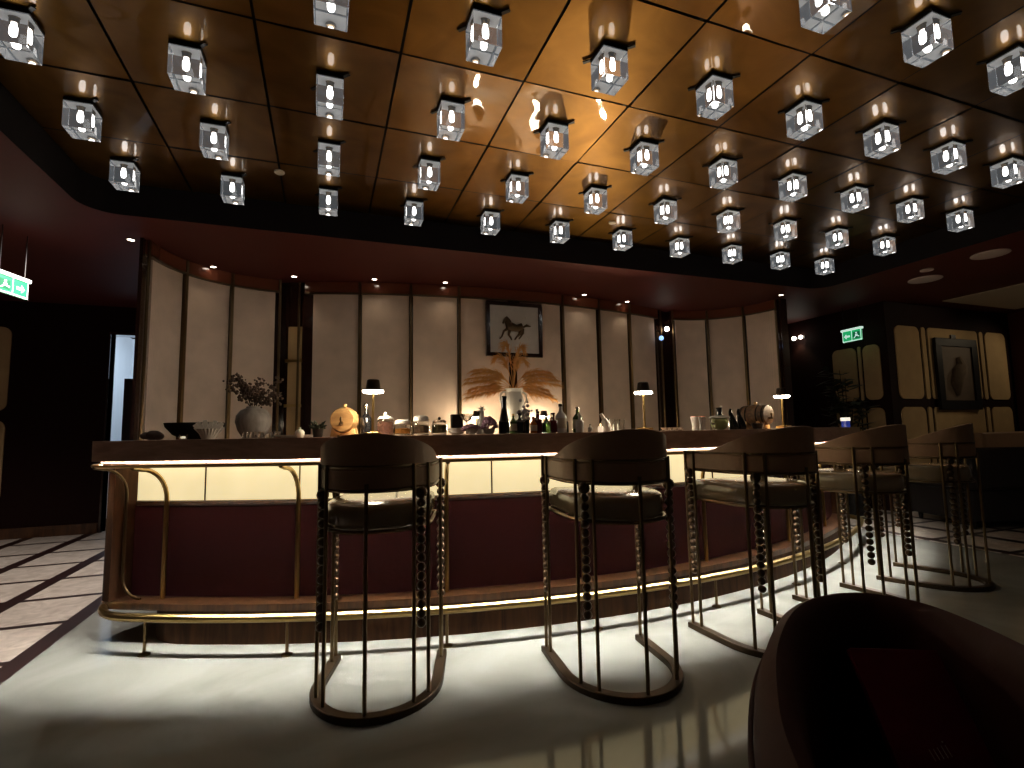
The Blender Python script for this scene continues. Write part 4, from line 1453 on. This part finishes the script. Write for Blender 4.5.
# added uplighter, unseen, that lights the plumes and makes the gold ceiling's glow
t = thing('added_uplight', 'small black lamp added on the back counter to light the plumes and gold ceiling', 'added_uplight', (2.95, 5.08, BTOP + .001))
b = MB(); b.lathe([(.045, 0), (.045, .012), (.014, .016), (.014, .04)], 18); b.build('base', M['black'], t)
Mx = Matrix.Translation((0, 0, .05)) @ Matrix.Rotation(radians(50), 4, 'X')
b = MB(); b.lathe([(.030, -.02), (.034, .0), (.036, .035), (.031, .035), (.028, .012), (1e-5, .010)], 20, Mx); b.build('lamp_head', M['black'], t)
b = MB(); b.lathe([(1e-5, .0115), (.026, .0125)], 18, Mx, False); b.build('lens', M['spot_glow'], t)
lamp('added_uplight_lamp', 'SPOT', (2.95, 5.04, BTOP + .115), 85, (1.0, .84, .58), size=.05, spot=88, blend=.7, aim=(2.7, 2.5, 3.03))

# ================================================================== RIGHT SIDE THINGS
t = thing('potted_plant', 'leafy dark plant before the narrow cloth panels past the bar end', 'plant', (6.35, 4.75, 0))
b = MB(); b.lathe([(.13, 0), (.15, .02), (.18, .45), (.19, .5), (.175, .5), (.16, .42), (1e-5, .42)], 24); b.build('pot', M['black'], t)
b = MB(); lf = MB()
rq = random.Random(21)
for i in range(11):
    a = rq.uniform(0, 2 * pi); sp = rq.uniform(.08, .36); hh = rq.uniform(.9, 1.55)
    P0, P1, P2 = Vector((0, 0, .42)), Vector((sp * .3 * cos(a), sp * .3 * sin(a), .42 + hh * .7)), Vector((sp * cos(a), sp * sin(a), .42 + hh))
    cur = lambda t_: P0 * (1 - t_) ** 2 + 2 * t_ * (1 - t_) * P1 + t_ * t_ * P2
    b.tube([cur(k / 8) for k in range(9)], [.010 - .0009 * k for k in range(9)], 6)
    for k in range(12):
        t_ = rq.uniform(.5, 1); p = cur(t_)
        aa = rq.uniform(0, 2 * pi)
        dd = Vector((cos(aa), sin(aa), rq.uniform(-.5, .4))).normalized(); l = rq.uniform(.13, .24)
        side = dd.cross(Vector((0, 0, 1))).normalized() * l * .26
        lf.add([p, p + dd * l * .45 + side, p + dd * l, p + dd * l * .45 - side, p + dd * l * .45 + Vector((0, 0, .012))], [(0, 1, 4), (1, 2, 4), (2, 3, 4), (3, 0, 4)])
b.build('stems', mat('dark_branch', (.02, .014, .010), .8), t)
o = lf.build('leaves', mat('deep_green_leaf', (.022, .028, .012), .5), t); o['kind'] = 'stuff'

t = thing('sofa', 'black upholstered sofa at the right edge beyond the farthest stool', 'sofa', (7.29, 3.68, 0), radians(-20))
b = MB(); b.prism(rrect(-.75, 1.3, -.42, .42, .06), .08, .42); b.build('base', M['sofa'], t, bevel=.02)
b = MB(); b.prism(rrect(-.75, 1.3, -.46, -.26, .06), .42, .86); b.build('backrest', M['sofa'], t, bevel=.03)
b = MB(); b.prism(rrect(-.75, -.58, -.42, .42, .05), .42, .62); b.build('armrest', M['sofa'], t, bevel=.03)
for x0, x1 in ((-.56, .36), (.38, 1.28)):
    b = MB(); b.prism(rrect(x0, x1, -.24, .40, .05), .421, .52); b.build('seat_cushion', M['sofa'], t, bevel=.03)
for x in (-.66, 1.2):
    for y in (-.36, .36):
        b = MB(); b.lathe([(.02, 0), (.028, .08)], 10, Matrix.Translation((x, y, 0))); b.build('foot', M['black'], t)
t = thing('bench', 'tan cushioned bench against the right wall behind the black sofa', 'bench', (9.0, 4.25, 0))
b = MB(); b.box(-.6, 1.2, -.3, .28, 0, .42); b.build('plinth', M['sofa'], t, bevel=.01)
b = MB(); b.prism(rrect(-.6, 1.2, -.3, .28, .05), .42, .52); b.build('seat_cushion', M['panel_tan'], t, bevel=.02)
b = MB(); b.prism(rrect(-.6, 1.2, .12, .28, .05), .52, 1.0); b.build('back_cushion', M['leather_back'], t, bevel=.02)
b = MB(); b.box(-2.455, -2.0, 7.9, 8.2, 0, 1.90)
tag(b.build('tall_cabinet', M['dark_gloss'], bevel=.005), 'dark tall cabinet just inside the bright doorway', 'cabinet')

# ================================================================== FOREGROUND ARMCHAIR AND MENU
AC = Vector((.98, .62, 0))
rim = [(.44, .43), (.52, .545), (.60, .635), (.74, .765), (.91, .885), (1.05, .945), (1.17, .945), (1.25, .895), (1.285, .79), (1.25, .66), (1.18, .52), (1.10, .38)]


def smooth_line(pts, n=6):
    out = []
    P = [Vector(p) for p in pts]
    for i in range(len(P) - 1):
        p0 = P[max(i - 1, 0)]; p1 = P[i]; p2 = P[i + 1]; p3 = P[min(i + 2, len(P) - 1)]
        for k in range(n):
            t_ = k / n
            out.append(.5 * ((2 * p1) + (-p0 + p2) * t_ + (2 * p0 - 5 * p1 + 4 * p2 - p3) * t_ * t_ + (-p0 + 3 * p1 - 3 * p2 + p3) * t_ ** 3))
    out.append(P[-1])
    return out


rl = smooth_line(rim)
path = []
for i, p in enumerate(rl):
    tg = (rl[min(i + 1, len(rl) - 1)] - rl[max(i - 1, 0)]).normalized()
    path.append(((p.x - AC.x, p.y - AC.y, 0), (-tg.y, tg.x)))
t = thing('armchair', 'dark brown leather tub armchair in the near corner with a menu lying in it', 'armchair', AC)
sec = [(-.002, .10), (0, .60), (-.003, .675), (-.018, .716), (-.038, .728), (-.06, .716), (-.075, .675), (-.078, .60), (-.078, .10)]
b = MB(); b.sweep(path, sec); b.build('tub_back', M['arm_leather'], t, smooth=50)
inn = [(p[0][0] - p[1][0] * .08, p[0][1] - p[1][1] * .08) for p in path]
b = MB(); b.prism(inn, .12, .34); b.build('seat_base', M['arm_leather'], t, smooth=30)
inn2 = [(p[0][0] - p[1][0] * .085, p[0][1] - p[1][1] * .085) for p in path]
b = MB(); b.prism(inn2, .341, .43); b.build('seat_cushion', M['arm_leather'], t, smooth=30, bevel=.02)
b = MB(); b.tube([(p[0][0] + p[1][0] * .002, p[0][1] + p[1][1] * .002, .66) for p in path], .004, 6); b.build('piping', M['arm_leather'], t)
for (x, y) in ((.72, .52), (.80, .74), (1.16, .86), (1.12, .50)):
    b = MB(); b.lathe([(.014, 0), (.022, .11)], 12, Matrix.Translation((x - AC.x, y - AC.y, 0))); b.build('leg', M['brass_dark'], t)

# menu leaning on the inner back
T1, T2, L1, L2 = Vector((1.03, .795, .655)), Vector((1.20, .755, .655)), Vector((.97, .70, .50)), Vector((1.17, .62, .50))
ctr_t = (T1 + T2) / 2; ctr_l = (L1 + L2) / 2
down = (ctr_l - ctr_t).normalized(); across = (T2 - T1); across -= down * across.dot(down); across.normalize()
nrm = across.cross(-down).normalized()
Mm = Matrix((( across.x, -down.x, nrm.x, 0), (across.y, -down.y, nrm.y, 0), (across.z, -down.z, nrm.z, 0), (0, 0, 0, 1)))
t = thing('menu', 'dark red menu booklet with five thin pale strokes, leaning inside the near armchair', 'menu')
t.matrix_world = Matrix.Translation(ctr_t) @ Mm
b = MB(); b.prism(rrect(-.10, .10, -.285, 0, .004, 2), -.004, .008); b.build('cover', mat('wine_red_cloth', (.22, .003, .030), .6, var=.1, vscale=60), t, bevel=.001)
b = MB()
tz = .0084
for dx, y0, y1 in ((-.029, -.189, -.171), (-.020, -.187, -.170), (-.0112, -.1855, -.168), (-.002, -.184, -.165), (.0065, -.182, -.164)):
    b.add([(dx + .003, y0, tz), (dx + .0044, y0, tz), (dx + .0014, y1, tz), (dx, y1, tz), (dx + .003, y0, tz - .001), (dx + .0044, y0, tz - .001), (dx + .0014, y1, tz - .001), (dx, y1, tz - .001)],
          [(0, 1, 2, 3), (4, 7, 6, 5), (0, 4, 5, 1), (1, 5, 6, 2), (2, 6, 7, 3), (3, 7, 4, 0)])
b.box(.0035, .0062, -.1605, -.1578, tz - .001, tz)
b.build('lettering', mat('pale_print', (.95, .88, .85), .6), t)
t = thing('chrome_knob', 'small shiny chrome knob on the armchair seat beside the menu', 'knob', (.90, .70, .4305))
b = MB(); b.lathe([(.012, 0), (.016, .01), (.016, .03), (.010, .04), (1e-5, .042)], 16); b.build('knob_body', silver, t)
